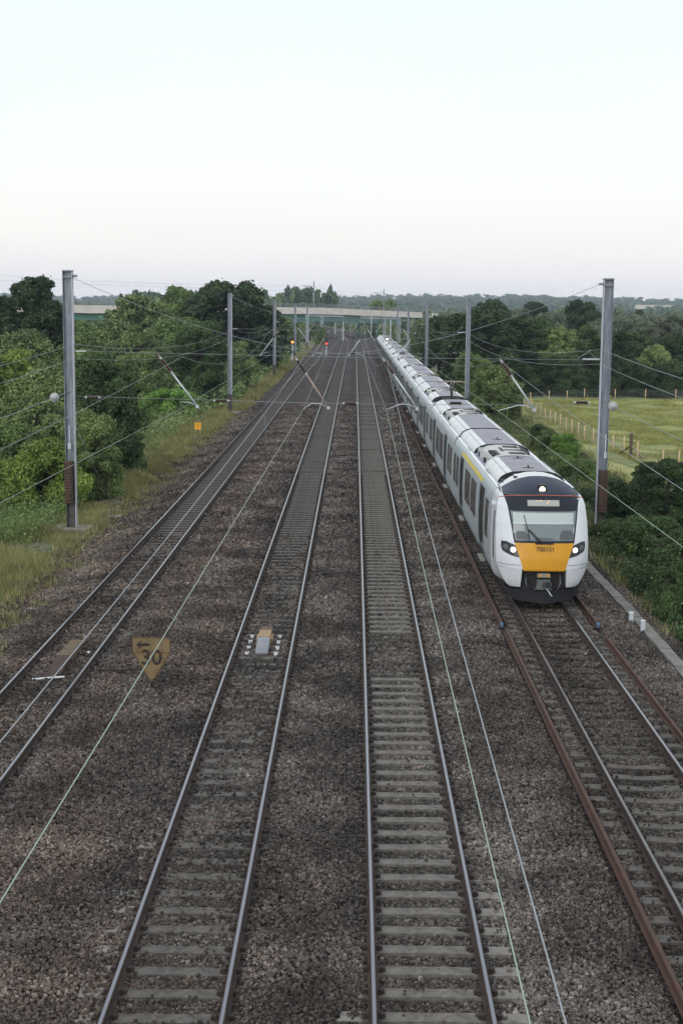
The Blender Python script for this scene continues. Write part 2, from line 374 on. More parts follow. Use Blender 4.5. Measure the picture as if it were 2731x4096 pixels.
def shoulder(x, y):
    """ballast boxed in over the sleeper ends, except where the ends lie bare"""
    r = 0
    for t, side, cut in ((3, 1, 21.5), (3, -1, 17.5), (2, 1, 0), (2, -1, 24)):
        d = (x - T[t])*side
        r = r + .055*np.clip((d - .84)/.12, 0, 1)*np.clip((1.5 - d)/.25, 0, 1)*np.clip((y - cut)/3 + np.sin(y*.8)*.6, 0, 1)
    return r
def ballast_z(x, y):
    return np.interp(x, BX, BZ) + shoulder(x - off_np(y), y) + .022*np.sin(x*2.3 + y*.9) * np.sin(y*1.7 - x) * np.where(np.minimum.reduce([np.abs(x - c) for c in T.values()]) < 1.3, .2, 1) 
def grid_sheet(name, xs, ys, zf, m, curve=False):
    X, Y = np.meshgrid(xs, ys); Xw = X + (off_np(Y) if curve else 0)
    Z = zf(X, Y) if curve else zf(Xw, Y)
    V = np.stack([Xw, Y, Z], -1).reshape(-1, 3); nx, ny = len(xs), len(ys)
    i = np.arange((ny-1)*nx).reshape(ny-1, nx)[:, :-1].ravel()
    F = np.stack([i, i+1, i+nx+1, i+nx], 1)
    o = np_mesh(name, V, F, m, smooth=True); o['kind'] = 'structure'; return o
xs = np.concatenate([[-7000, -3000, -1200, -500, -250, -120, -80], np.arange(-60, 61, 1.0), [80, 120, 250, 500, 1200, 3000, 7000]])
ys = np.concatenate([[-400, -120, -40, -10], np.arange(0, 420, 3.0), np.arange(420, 800, 15.0), [900, 1200, 1600, 2200, 3200, 4500, 7000]])
def far_z(X, Y): return terrain_z(X, np.minimum(Y, 620)) + .12*np.sin(X*.7)*np.sin(Y*.5)*(np.abs(X) > 12)
grid_sheet('ground', xs, ys, far_z, 'ground_grass')
bx = np.arange(-11.2, 9.81, .125); by = np.concatenate([np.arange(-10, 70, .5), np.arange(70, 700, 4.0)])
grid_sheet('ballast_bed', bx, by, lambda X, Y: ballast_z(X, Y) + .007*rng.standard_normal(X.shape) - .012, 'ballast', True)
# meadow on the right, a sheet just above the ground
mx_, my_ = np.concatenate([np.arange(16.5, 62, .75), [75, 100]]), np.arange(70, 172, 1.5)
grid_sheet('meadow', mx_, my_, lambda X, Y: terrain_z(X, Y) + .12*np.sin(X*.7)*np.sin(Y*.5) + .05 + .05*np.sin(X*1.1+Y*.6)*np.sin(Y*.9), 'meadow_ground')
# far hills
def hill_z(X, Y): return -3 + (24 + 6*np.sin(X*.0018+1.0) + 4*np.sin(X*.0047) - .0006*X) * np.clip((Y-1300)/1900, 0, 1)**1.1
hx = np.arange(-1500, 1501, 25.0); hy = np.concatenate([np.arange(1250, 3300, 50.0), [3400, 4200]])
grid_sheet('hills', hx, hy, lambda X, Y: hill_z(X, Y) + 1.2*rng.standard_normal(X.shape)*(Y > 2400), 'hill_green')
fx, fy = np.arange(390, 620, 20.0), np.arange(2050, 2560, 30.0)
grid_sheet('stubble_field', fx, fy, lambda X, Y: hill_z(X, Y) + 3.5, 'stubble')

py = np.arange(66, 163, 1.5); pc = np.interp(py, [66, 74, 82, 90, 96, 103, 114.6, 158.4, 165], [25.2, 23.4, 21.9, 20.6, 19.7, 18.5, 17.4, 16.4, 16.4])
pv_ = np.stack([np.stack([pc + d, py, np.vectorize(lambda a, b: float(terrain_z(np.array(a), np.array(b))))(pc + d, py) + .12*np.sin((pc+d)*.7)*np.sin(py*.5) + .06], 1) for d in (-1.0, -.3, .4, 1.0)], 1)
i_ = (np.arange(len(py)-1)*4)[:, None] + np.arange(3)[None]; i_ = i_.ravel()
np_mesh('path', pv_.reshape(-1, 3), np.stack([i_, i_+1, i_+5, i_+4], 1), 'path_grass', smooth=True)['kind'] = 'structure'

# ------------------------------------------------------------------ the four tracks
def rail_mesh(xc, y0, y1, mats, ztop=0.0, curve=True, curl=None):
    prof = [(-.0225, 0), (.0225, 0), (.036, -.012), (.036, -.04), (.010, -.055), (.009, -.13), (.072, -.146), (.075, -.159),
            (-.075, -.159), (-.072, -.146), (-.009, -.13), (-.010, -.055), (-.036, -.04), (-.036, -.012)]
    ys_ = list(np.arange(y0, min(y1, 360), 6.0)) + list(np.arange(366, y1, 8.0)) + [y1] if y1 > 360 else list(np.arange(y0, y1, 4.0)) + [y1]
    mb = MB(); n = len(prof); vs = []
    for y in ys_:
        c = xc + (off(y) if curve else 0) + (curl(y) if curl else 0)
        vs += [(c + x, y, ztop + z) for x, z in prof]
    top, side = [], []
    for i in range(len(ys_)-1):
        for k in range(n):
            f = (i*n+k, i*n+(k+1) % n, (i+1)*n+(k+1) % n, (i+1)*n+k)
            (top if k == 0 else side).append(f)
    mb.use(mats[0]); mb.add(vs, side + [tuple(range(n))[::-1], tuple(range(len(vs)-n, len(vs)))])
    mb.use(mats[1]); mb.mi += [1]*len(top); mb.f += top; mb.sm += [False]*len(top)
    return mb
def sleeper_mb(kind, seed, full=True):
    r = random.Random(seed); mb = MB()
    mb.use({'dark': 'dark_sleeper', 'pale': 'concrete_pale'}.get(kind, 'concrete_sleeper'))
    zt, w = -.165, .125
    xs_ = [-1.23, -.90, -.5, -.25, 0, .25, .5, .90, 1.23]
    dip = {'flat': 0, 'pale': 0, 'dip': .045, 'dark': .01}[kind]
    rings = []
    for x in xs_:
        z = zt - dip*max(0, 1-abs(x)/.62)**.7 + r.uniform(-.004, .004); ww = w*(1 - .12*max(0, 1-abs(x)/.5)) + r.uniform(-.004, .004)
        rings.append([(x, -ww-.03, -.36), (x, -ww, z), (x, ww, z), (x, ww+.03, -.36)])
    if kind != 'dark':   # ends lie outside the oily strip and stay pale
        mb.loft(rings[1:-1], closed=True, smooth=False); mb.use('dull_end' if kind == 'dip' else 'concrete_end')
        for a, b in ((rings[0], rings[1]), (rings[-2], rings[-1])): mb.loft([a, b], closed=True, smooth=False)
        mb.add(rings[0], [(3, 2, 1, 0)]); mb.add(rings[-1], [(0, 1, 2, 3)])
    else: mb.loft(rings, closed=True, smooth=False, caps=True)
    if full:
        mb.use('clip')
        for sx_ in (-HG, HG):
            for d in (-1, 1):
                x = sx_ + d*.115
                mb.box((x-.045, -.05, zt), (x+.045, .06, zt+.05), .012)
                mb.box((x-.03 - d*.02, -.085, zt), (x+.03 - d*.02, -.045, zt+.075), .01)
    return mb
SP = {1: .66, 2: .65, 3: .645, 4: .66}
Y0 = {1: 18.0, 2: 12.4, 3: 12.55, 4: 15.5}
tlab = {1: 'leftmost railway track with dark half buried sleepers',
        2: 'second track from the left, its sleepers partly covered by ballast',
        3: 'third track from the left with clean pale sleepers between shiny rails',
        4: 'rightmost railway track carrying the white train, dished sleepers in front'}
kinds = {1: 'dark', 2: 'flat', 3: 'pale', 4: 'dip'}
track = {}
sl_rows = {}
for t in (1, 2, 3, 4):
    tr = track[t] = empty('railway_track', (T[t], 0, 0), tlab[t], 'track', 'four parallel railway tracks')
    for s_ in (-1, 1):
        if t == 4 and s_ == -1:
            rail_mesh(T[t] + s_*HG, -8, 690, ('rail_side', 'rail_top_dull')).build('rail', tr, label='duller left running rail of the train track')
        else: rail_mesh(T[t] + s_*HG, -8, 690, ('rail_side', 'rail_top')).build('rail', tr)
    variants = [None]*3
    ysl = [Y0[t] + SP[t]*i for i in range(100)]; sl_rows[t] = (Y0[t], SP[t])
    for i, y in enumerate(ysl):
        v = i % 3
        dx, dr = random.uniform(-.015, .015), random.uniform(-.008, .008)
        if variants[v] is None:
            o = sleeper_mb(kinds[t], t*10+v).build('sleeper', tr, shift=(0, 0, 0)); variants[v] = o
        else:
            o = variants[v].copy(); COL.objects.link(o); o.parent = tr
        o.location = (dx, y, random.uniform(-.008, .004)); o.rotation_euler = (0, 0, dr)
    # the rest of the sleepers, too many and too far to single out
    mb = MB(); mb.use('dark_sleeper'); y = ysl[-1] + SP[t]
    while y < 420:
        c = T[t] + off(y); mb.use(('concrete_pale' if t == 3 else 'concrete_sleeper') if kinds[t] != 'dark' and random.random() > (y - 76)/90 else 'dark_sleeper'); mb.box((c-1.22, y-.125, -.34), (c+1.22, y+.125, -.165 - random.uniform(0, .012))); y += SP[t]
    mb.build('sleepers', tr, kind='stuff')
# loose spare rails lying on the sleeper ends of the train track
for (x, y0, y1, lab) in ((4.36, -6, 38.9, 'long rusty spare rail left of the train track, nearest one'),
                         (4.30, 39.6, 235, 'rusty spare rail with blue end running beside the train'),
                         (7.02, -6, 38.2, 'short rusty spare rail right of the train track, in front'),
                         (7.06, 39.7, 230, 'rusty spare rail with blue end vanishing under the train')):
    r_ = empty('spare_rail', (x, y0, 0), lab, 'rail', 'rusty spare rails laid beside the train track')
    rail_mesh(x, y0, y1, ('rust_rail', 'rust_rail'), -.003, False, lambda y: .02*math.sin(y*.13)).build('rail_body', r_)
    if y0 > 0:
        e_ = MB().use('blue_paint'); xx = x + .02*math.sin(y0*.13)
        e_.box((xx-.042, y0-.09, -.06), (xx+.042, y0-.005, .004), .01); e_.box((xx-.02, y0-.06, -.14), (xx+.02, y0-.01, -.06)); e_.build('painted_end', r_)

# loose ballast stones, each a small angular block
def stones():
    N, N2 = 560000, 420000
    y = np.concatenate([10 + 46*rng.random(N)**.85, 34 + 100*rng.random(N2)**.75]); far = np.arange(N+N2) >= N; N += N2
    half = .27*y + 2.2
    x = (rng.random(N)*2-1)*half - .01*y
    keep = (x > -10.1 - .55*rng.exponential(1, N)) & (x < 9.5) & ((rng.random(N) < np.clip(1.35 - y/48, .15, 1)) | far) & ~(far & ((rng.random(N) > (y-25)/40) | (rng.random(N) < (y-100)/34)))
    for t in (1, 2, 3, 4):
        c = T[t]; d = np.abs(x - c)
        keep &= ~((np.abs(d - HG) < .10))
        y0, sp = sl_rows[t]; ph = np.abs(((y - y0 + sp/2) % sp) - sp/2)
        # how much ballast lies over the sleepers varies from track to track and place to place
        cov = {1: .5, 2: .30, 3: .02, 4: .04}[t]; keep &= ~(far & (d < .93))
        n_ = np.sin(x*1.3 + y*.35 + t)*np.sin(y*.23 + t*2)
        cover = np.full(N, cov)
        if t == 1: cover = np.where(x < c - .9, .8, np.where(x > c + .9, .22, .38 + .3*n_))
        if t == 2: cover = np.where(d > .9, np.where(x < c, .45, .85), np.where(y > 22, .16, .06) + .10*n_)
        if t == 3: cover = np.where(d > .9, np.where(x < c, np.where(y < 17.5, .2, .95), np.where(y < 21.5, .04, .9)), .004) + np.where((y > 34) & (y < 38.5) & (d < .9), .5, 0)
        if t == 4: cover = np.where(d < .62, np.where(y > 31, .9, np.where(y > 28, .4, .03)), .05)
        keep &= ~((ph < (.145 if t in (3, 4) else .125)) & (d < 1.25) & (rng.random(N) > cover))
    keep &= ~((np.abs(x - 8.59) < .24))
    for a, b in ((4.36, 39), (4.30, 235), (7.02, 39), (7.06, 235)): keep &= np.abs(x - a) > .09
    x, y = x[keep], y[keep]; far = far[keep]; n = len(x)
    s = (.0145 + .014*rng.random(n)) * np.where(far, np.clip(.8 + y/50, 1.5, 3.2), np.clip(.75 + y/55, 1, 1.6))
    on_sleeper = np.zeros(n, bool)
    for t in (1, 2, 3, 4):
        y0, sp = sl_rows[t]; ph = np.abs(((y - y0 + sp/2) % sp) - sp/2)
        on_sleeper |= (ph < .13) & (np.abs(x - T[t]) < 1.22)
    crib = np.zeros(n, bool)
    for t in (2, 3, 4): crib |= np.abs(x - T[t]) < 1.0
    z = np.where(on_sleeper, -.155, np.where(x < -10.2, np.maximum(ballast_z(x, y), terrain_z(x, y)), ballast_z(x, y)) - .02*crib) + s*(rng.random(n)*1.1 - .25)
    base = np.array([[-1, -1, -1], [1, -1, -1], [1, 1, -1], [-1, 1, -1], [-1, -1, 1], [1, -1, 1], [1, 1, 1], [-1, 1, 1]], float)*.72
    V = base[None] * (1 + .45*(rng.random((n, 8, 3)) - .5)*1.3)
    V *= (.6 + .8*rng.random((n, 1, 3))) * s[:, None, None]
    q = rng.standard_normal((n, 4)); q /= np.linalg.norm(q, axis=1, keepdims=True)
    w, a, b, c = q.T
    Rm = np.stack([1-2*(b*b+c*c), 2*(a*b-c*w), 2*(a*c+b*w), 2*(a*b+c*w), 1-2*(a*a+c*c), 2*(b*c-a*w), 2*(a*c-b*w), 2*(b*c+a*w), 1-2*(a*a+b*b)], 1).reshape(n, 3, 3)
    V = np.einsum('nij,nkj->nki', Rm, V) + np.stack([x, y, z], 1)[:, None, :]
    fb = np.array([[0, 3, 2, 1], [4, 5, 6, 7], [0, 1, 5, 4], [1, 2, 6, 5], [2, 3, 7, 6], [3, 0, 4, 7]])
    F = (fb[None] + (np.arange(n)*8)[:, None, None]).reshape(-1, 4)
    o = np_mesh('ballast_stones', V.reshape(-1, 3), F, 'stone'); o['kind'] = 'stuff'
stones()

# ------------------------------------------------------------------ the train
TX, NOSE, CAR = 5.75, 41.75, 20.2
BODY = [(1.22, .56), (1.31, .66), (1.365, .95), (1.39, 1.3), (1.40, 1.9), (1.385, 2.5), (1.345, 2.95), (1.28, 3.17), (1.19, 3.285), (1.10, 3.325)]
ROOF = [(1.085, 3.325), (1.07, 3.40), (.98, 3.52), (.82, 3.62), (.62, 3.68), (.3, 3.70), (0, 3.705)]
def side_x(z): return float(np.interp(z, [p[1] for p in BODY], [p[0] for p in BODY]))
train = empty('train', (TX, NOSE, 0), 'long white passenger train with yellow front and lit headlights', 'train')
def body_ring(y, sc=1.0):
    L = [(TX - x*sc, y, z) for x, z in BODY]; Rr = [(TX + x*sc, y, z) for x, z in BODY[::-1]]
    return L + Rr
def side_patch(mb, y0, y1, z0, z1, d=.004, n=4, r=.0, sgn=-1):
    rings = []
    for i in range(n+1):
        z = z0 + (z1-z0)*i/n; x = TX + sgn*(side_x(z) + d)
        rings.append([(x, y0, z), (x, y1, z)] if sgn < 0 else [(x, y1, z), (x, y0, z)])
    mb.loft(rings, smooth=False)
    # a thin edge so that the pane stands in its frame
    return mb
def roof_shell(mb, y0, y1):
    """raised roof fairing with pale shoulders and a grey walkway"""
    for sg in (-1, 1):
        pts = [(TX + sg*x, z) for x, z in ROOF]
        for (m, a, b) in (('roof_light', 0, 5), ('roof_grey', 4, 7)):
            mb.use(m); seg = pts[a:b]
            rings = [[(x, yy, z) for x, z in (seg if sg > 0 else seg[::-1])] for yy in (y0, y1)]
            mb.loft(rings, smooth=True)
    mb.use('roof_dark')
    for yy in (y0, y1):
        prof = [(TX - x, yy, z) for x, z in ROOF] + [(TX + x, yy, z) for x, z in ROOF[::-1][1:]]
        mb.add(prof, [tuple(range(len(prof)))])
    mb.use('rubber')
    for sg in (-1, 1):  # panel joints
        mb.bar((TX + sg*.815, y0, 3.627), (TX + sg*.815, y1, 3.627), .012, .006)
def make_car(k):
    a = NOSE + CAR*k + (.30 if k else 0); b = NOSE + CAR*(k+1) - .30
    front = a if k else NOSE + 2.6
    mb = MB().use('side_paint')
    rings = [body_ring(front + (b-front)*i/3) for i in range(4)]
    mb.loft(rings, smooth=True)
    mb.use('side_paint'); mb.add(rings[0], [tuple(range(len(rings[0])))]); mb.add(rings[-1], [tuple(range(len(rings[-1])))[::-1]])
    mb.use('roof_floor'); mb.box((TX-1.09, front, 3.30), (TX+1.09, b, 3.335))
    mb.use('white_paint')   # bright cantrail strip along the eaves
    for sg in (-1, 1): mb.bar((TX + sg*1.165, front, 3.312), (TX + sg*1.165, b, 3.312), .10, .016)
    if k == 0:
        mb.use('yellow_line'); side_patch(mb, NOSE + 6.3, NOSE + 15.6, 3.01, 3.13, .006, 2)
    else:
        mb.use('orange_line'); side_patch(mb, a + 5.0, a + 7.2, 3.04, 3.07, .006, 1)
    car = mb.build('carriage', train)
    def part(name, m, fn, **kw):
        q = MB().use(m); fn(q); return q.build(name, car, shift=train.location, **kw)
    # windows and doors of the side that faces the camera
    if k == 0: wins, doors = [(3.55, 4.55), (8.2, 10.3), (10.85, 13.1), (16.75, 17.9), (18.35, 19.5)], [(5.15, 6.75), (14.3, 15.9)]
    else: wins, doors = [(.75, 1.9), (2.3, 3.45), (7.1, 9.7), (10.25, 12.85), (16.6, 17.8), (18.2, 19.4)], [(4.5, 6.1), (14.0, 15.6)]
    o0 = NOSE + CAR*k
    for (p, q_) in wins:
        def w_(m, p=p, q_=q_):
            m.use('rubber'); side_patch(m, o0+p-.03, o0+q_+.03, 1.50, 2.73, .004)
            m.use('window_glass'); side_patch(m, o0+p, o0+q_, 1.53, 2.70, .010)
        part('window', 'rubber', w_)
    for (p, q_) in doors:
        def d_(m, p=p, q_=q_):
            m.use('door_paint'); side_patch(m, o0+p, o0+q_, .70, 2.93, .006, 6)
            m.use('door_glass'); side_patch(m, o0+p+.16, o0+(p+q_)/2-.08, 1.35, 2.65, .012); side_patch(m, o0+(p+q_)/2+.08, o0+q_-.16, 1.35, 2.65, .012)
            m.use('rubber'); x = TX - side_x(1.8) - .02; m.box((x, o0+(p+q_)/2-.012, .75), (x+.03, o0+(p+q_)/2+.012, 2.9))
            for yy in (o0+p-.06, o0+q_+.06): m.loft([[(TX-side_x(z)-.035, yy-.035, z), (TX-side_x(z)-.035, yy+.035, z)] for z in np.linspace(.7, 2.95, 7)], smooth=False)
        part('door', 'door_paint', d_)
        part('door_step', 'step_metal', lambda m, p=p, q_=q_: m.box((TX-1.43, o0+p+.15, .44), (TX-1.26, o0+q_-.15, .48)))
    # roof: two fairings and the equipment well between them
    e0, e1 = (7.9, 12.7) if k else (8.3, 13.0)
    r0 = (2.9 if k == 2 else .12) if k else 3.0
    r1 = CAR - .12 - (2.9 if k == 9 else 0)
    def rf(m, ya, yb, yy):
        roof_shell(m, ya, yb)
        m.use('equip_grey')
        if 1: m.bar((TX - 1.13, yy-.6, 3.36), (TX - 1.13, yy+.6, 3.36), .03, .05); m.bar((TX + 1.13, yy-.6, 3.36), (TX + 1.13, yy+.6, 3.36), .03, .05)
        if k == 0:
            m.use('roof_dark')
            for yy in ((4.6, 7.6) if ya < o0 + 8 else (14.8,)): m.box((TX-.18, o0+yy-.03, 3.70), (TX+.18, o0+yy+.03, 3.72)); m.box((TX-.02, o0+yy-.12, 3.70), (TX+.02, o0+yy+.12, 3.80), .01)
    part('roof_fairing', 'roof_light', lambda m: rf(m, o0 + r0 + (.12 if k else .7), o0 + e0, o0 + e0 - 1.6))
    part('roof_fairing', 'roof_light', lambda m: rf(m, o0 + e1, o0 + r1 - .12, o0 + e1 + 1.6))
    def unit(m):
        c0, c1 = o0 + e0 + .3, o0 + e1 - .3
        prof = [(-.80, 3.335), (-.80, 3.56), (-.6, 3.655), (-.3, 3.69), (0, 3.70), (.3, 3.69), (.6, 3.655), (.80, 3.56), (.80, 3.335)]
        m.use('equip_grey'); rings = [[(TX + x, yy, z) for x, z in prof] for yy in (c0, c1)]
        m.loft(rings, smooth=False); m.use('roof_dark')
        for r_ in rings: m.add(r_, [tuple(range(len(r_)))])
        m.use('roof_dark')
        n = (c1-c0)
        for i in range(7):   # louvres on the left shoulder
            yy = c0 + .45 + i*.26
            m.box((TX-.74, yy, 3.60), (TX-.40, yy+.12, 3.676))
        for (xa, xb, ya, yb) in ((-.1, .45, .5, 1.15), (-.1, .45, n-1.2, n-.5), (-.15, .5, n*.45, n*.53), (-.3, -.2, 1.6, n-1.2), (.55, .62, .6, n-.6)):
            m.box((TX+xa, c0+ya, 3.65), (TX+xb, c0+yb, 3.708))
        m.use('equip_grey')
        for i in range(5):
            yy = c0 + .3 + i*(n-.6)/4
            m.box((TX-.98, yy-.1, 3.335), (TX-.78, yy+.1, 3.60), .02)
        m.use('roof_dark')
        for yy in (c0+.9, c1-1.1): m.box((TX-1.0, yy, 3.335), (TX-.8, yy+.35, 3.5))
        m.use('yellow_line'); m.box((TX-.62, c0-.012, 3.56), (TX-.45, c0, 3.62))
    part('roof_unit', 'equip_grey', unit)
    if k in (2, 9):
        def panto(m):
            y = o0 + 1.5 if k == 2 else o0 + CAR - 1.5
            m.use('bogie_dirt'); m.box((TX-.6, y-.7, 3.335), (TX+.6, y+.7, 3.42))
            for dx in (-.45, .45):
                for dy in (-.5, .5): m.use('insul_brown'); m.lathe((TX+dx, y+dy, 3.42), (TX+dx, y+dy, 3.62), [(0, .05), (.2, .08), (.3, .05), (.55, .08), (.65, .05), (1, .05)], 8)
            m.use('bogie_dirt'); m.box((TX-.5, y-.55, 3.62), (TX+.5, y+.55, 3.67))
            m.tube([(TX, y-.45, 3.67), (TX, y+.75, 4.2)], .075); m.use('tube_metal'); m.tube([(TX-.05, y+.75, 4.2), (TX-.05, y-.2, 4.62)], .045); m.tube([(TX+.12, y+.75, 4.2), (TX+.12, y-.2, 4.62)], .03); m.use('tube_rusty')
            for dy in (-.18, .12): m.tube([(TX + x, y - .2 + dy, 4.66 - .30*max(0, abs(x)-.45)**1.3) for x in np.linspace(-.85, .85, 15)], .034)
        part('pantograph', 'bogie_dirt', panto)
    # below the floor
    def under(m):
        m.box((TX-1.12, o0 + (5.6 if k == 0 else 4.9), .22), (TX+1.12, o0+15.2, .6), .08); m.box((TX-1.2, front+.1, .5), (TX+1.2, b-.1, .62))
    part('underframe', 'bogie_dirt', under)
    for yb in (o0 + (4.0 if k == 0 else 3.0), o0 + CAR - 3.0):
        def bog(m, yb=yb):
            for dy in (-1.1, 1.1): m.tube([(TX-1.05, yb+dy, .42), (TX+1.05, yb+dy, .42)], .07)
            for sg in (-1, 1):
                m.box((TX+sg*1.0-.09, yb-1.6, .36), (TX+sg*1.0+.09, yb+1.6, .56), .03)
                for dy in (-1.1, 1.1):
                    m.lathe((TX+sg*.70, yb+dy, .42), (TX+sg*.83, yb+dy, .42), [(0, .44), (.25, .44), (.3, .42), (1, .42)], 18)
                    m.box((TX+sg*1.1-.1, yb+dy-.16, .3), (TX+sg*1.1+.1, yb+dy+.16, .56), .03)
                m.lathe((TX+sg*1.05, yb, .42), (TX+sg*1.05, yb, .8), [(0, .16), (1, .16)], 10)
        part('bogie', 'bogie_dirt', bog)
    if k < 11:
        def gang(m):
            for i in range(6):
                yy = b + .02 + i*.095; sc = .93 if i % 2 else .965
                r1_, r2_ = body_ring(yy, sc), body_ring(yy+.095, .965 if i % 2 else .93)
                m.loft([r1_, r2_], smooth=False)
                m.loft([[(TX-1.0*sc, yy, 3.3), (TX-.7*sc, yy, 3.5), (TX, yy, 3.55), (TX+.7*sc, yy, 3.5), (TX+1.0*sc, yy, 3.3)], [(TX-1.0, yy+.095, 3.3), (TX-.7, yy+.095, 3.5), (TX, yy+.095, 3.55), (TX+.7, yy+.095, 3.5), (TX+1.0, yy+.095, 3.3)]], smooth=False)
        part('gangway', 'rubber', gang)
    return car
cars = [make_car(k) for k in range(12)]

# --- driving cab, a part of its own with the things on its face
def rake(z): return float(np.interp(z, [.5, .75, 1.15, 1.45, 1.95, 2.5, 2.95, 3.3, 3.7], [.14, .06, 0, .02, .12, .34, .56, .80, 1.25]))
def face_y(x, z):
    w = side_x(min(z, 3.28)); u = min(1, abs(x)/w)
    return NOSE + rake(z) + .10*u*u + .50*u**5
def fp(x, z, d=0): return (TX + x, face_y(x, z) - d, z)
cab = MB().use('cab_white')
zs = [.58, .66, .8, .95, 1.15, 1.3, 1.5, 1.7, 1.9, 2.0, 2.1, 2.2, 2.3, 2.4, 2.5, 2.6, 2.7, 2.8, 2.9, 2.95, 3.05, 3.11, 3.17, 3.23, 3.285]
us = [-1, -.985, -.96, -.93, -.9, -.86, -.82, -.77, -.72, -.66, -.6, -.5, -.4, -.2, 0, .2, .4, .5, .6, .66, .72, .77, .82, .86, .9, .93, .96, .985, 1]
def wz(z): # lower cheeks draw in
    return side_x(z) - .25*max(0, (1.28 - z)/.70)**1.15
upper = [z for z in zs if z >= 1.15]
rings = [[(TX + u*wz(z), face_y(u*side_x(z), z), z) for u in us] for z in upper]
cab.loft(rings, smooth=True)
low = [z for z in zs if z <= 1.15]
for sg in (-1, 1):   # the two white cheeks below the panel
    rr = []
    for z in low:
        xin = .66 + .03*(1.15 - z)/.57; xo = wz(z)
        rr.append([(TX + sg*x, face_y(x, z) + (.0), z) for x in np.linspace(xin, xo, 8)])
    if sg < 0: rr = [r[::-1] for r in rr]
    cab.loft(rr, smooth=True)
    cab.loft([[(TX + sg*(.66 + .03*(1.15-z)/.57), face_y(.66, z), z), (TX + sg*(.66+.03*(1.15-z)/.57), face_y(.66, z) + 1.2, z)] for z in low], smooth=False)
    # sides of the cab back to the carriage body
    sr = []
    for z in zs:
        ye = face_y(side_x(z), z); x0 = wz(z); xb = side_x(z)
        col = [(TX + sg*(x0 + (xb-x0)*min(1, t*1.6)), ye + (NOSE + 2.65 - ye)*t, z) for t in np.linspace(0, 1, 6)]
        sr.append(col)
    if sg > 0: sr = [r[::-1] for r in sr]
    cab.loft(sr, smooth=True)
# rounded dome over the windscreen
def dome(u, t):
    h = .43*(1 - abs(u)**2.4) + .045
    x = u*(1.19 + (1.10-1.19)*t)
    z = 3.285 + h*math.sin(t*math.pi/2)
    y = face_y(u*1.19, 3.285) + (NOSE + 3.55 - face_y(u*1.19, 3.285))*(1 - math.cos(t*math.pi/2))*(.42 if t < 1 else 1) if t < 1 else NOSE + 3.2
    return x, y, z
def dome_pt(u, t, d=0):
    h = .43*(1 - abs(u)**2.4) + .045; yf = face_y(u*1.19, 3.285)
    return (TX + u*(1.19 - .09*t), yf + (NOSE + 3.05 - yf)*(t**1.25) - d, 3.285 + h*math.sin(min(1, t*1.15)*math.pi/2) + d*.7)
ud = [-1, -.95, -.85, -.7, -.5, -.25, 0, .25, .5, .7, .85, .95, 1]
cab.use('roof_light'); cab.loft([[dome_pt(u, t) for u in ud] for t in np.linspace(0, 1, 9)], smooth=True)
cab.use('roof_floor'); cab.box((TX-1.15, NOSE + 2.0, 3.25), (TX+1.15, NOSE + 3.2, 3.32))
cab.use('roof_dark'); cab.box((TX-1.02, NOSE+2.95, 3.32), (TX-.35, NOSE+3.75, 3.45)); cab.box((TX-.7, NOSE+2.35, 3.60), (TX-.4, NOSE+2.7, 3.66))
cab.use('equip_grey'); cab.box((TX-.62, NOSE+3.0, 3.45), (TX-.3, NOSE+3.6, 3.62), .03)
cab_o = cab.build('driving_cab', train)
def cpart(name, fn, **kw):
    q = MB(); fn(q); return q.build(name, cab_o, shift=train.location, **kw)
def face_patch(m, rows, d, n=10, smooth=True):
    """rows: (z, xl, xr) from bottom to top, laid on the cab face"""
    m.loft([[fp(xl + (xr-xl)*i/n, z, d) for i in range(n+1)] for z, xl, xr in rows], smooth=smooth)
def rows(pts, n=8):
    zz = [p[0] for p in pts]; out = []
    for z in np.linspace(zz[0], zz[-1], n):
        out.append((z, float(np.interp(z, zz, [p[1] for p in pts])), float(np.interp(z, zz, [p[2] for p in pts]))))
    return out
def mask(m):
    m.use('mask_black'); face_patch(m, rows([(1.93, -.90, .90), (3.0, -1.07, 1.07), (3.285, -1.17, 1.17)], 18), .014, 28)
    m.use('dome_grey'); m.loft([[dome_pt(u*.985, t, .006) for u in ud] for t in np.linspace(0, .66, 7)], smooth=True)
cpart('front_mask', mask)
def glass(m):
    m.use('windscreen'); face_patch(m, rows([(2.0, -.86, .86), (2.84, -1.0, 1.0)], 12), .020, 24)
cpart('windscreen', glass)
def blind(m):
    m.use('blind_white'); face_patch(m, rows([(2.50, -.90, .88), (2.80, -.93, .9)], 6), .024, 20)
    m.use('tube_metal'); face_patch(m, [(2.48, -.92, .9), (2.515, -.92, .9)], .028, 20)
    for x in (-.91, .89): face_patch(m, [(2.2, x-.008, x+.008), (2.8, x-.008, x+.008)], .028, 1)
cpart('sun_blind', blind)
def seats(m):
    m.use('seat_dark'); face_patch(m, rows([(2.02, -.84, -.45), (2.2, -.86, -.5), (2.27, -.8, -.62)], 4), .023, 8)
    face_patch(m, rows([(2.02, .45, .84), (2.22, .48, .87), (2.30, .56, .8)], 4), .023, 8)
    face_patch(m, rows([(2.02, -.4, .35), (2.06, -.3, .25), (2.09, -.12, .1)], 3), .023, 8)
cpart('cab_seats', seats)
def panel(m):
    m.use('yellow_front'); face_patch(m, rows([(1.15, -.64, .64), (1.24, -.655, .655), (1.5, -.74, .74), (1.93, -.895, .895)], 12), .017, 24)
    face_patch(m, [(1.10, -.62, .62), (1.15, -.64, .64)], .017, 24)
cpart('yellow_panel', panel)
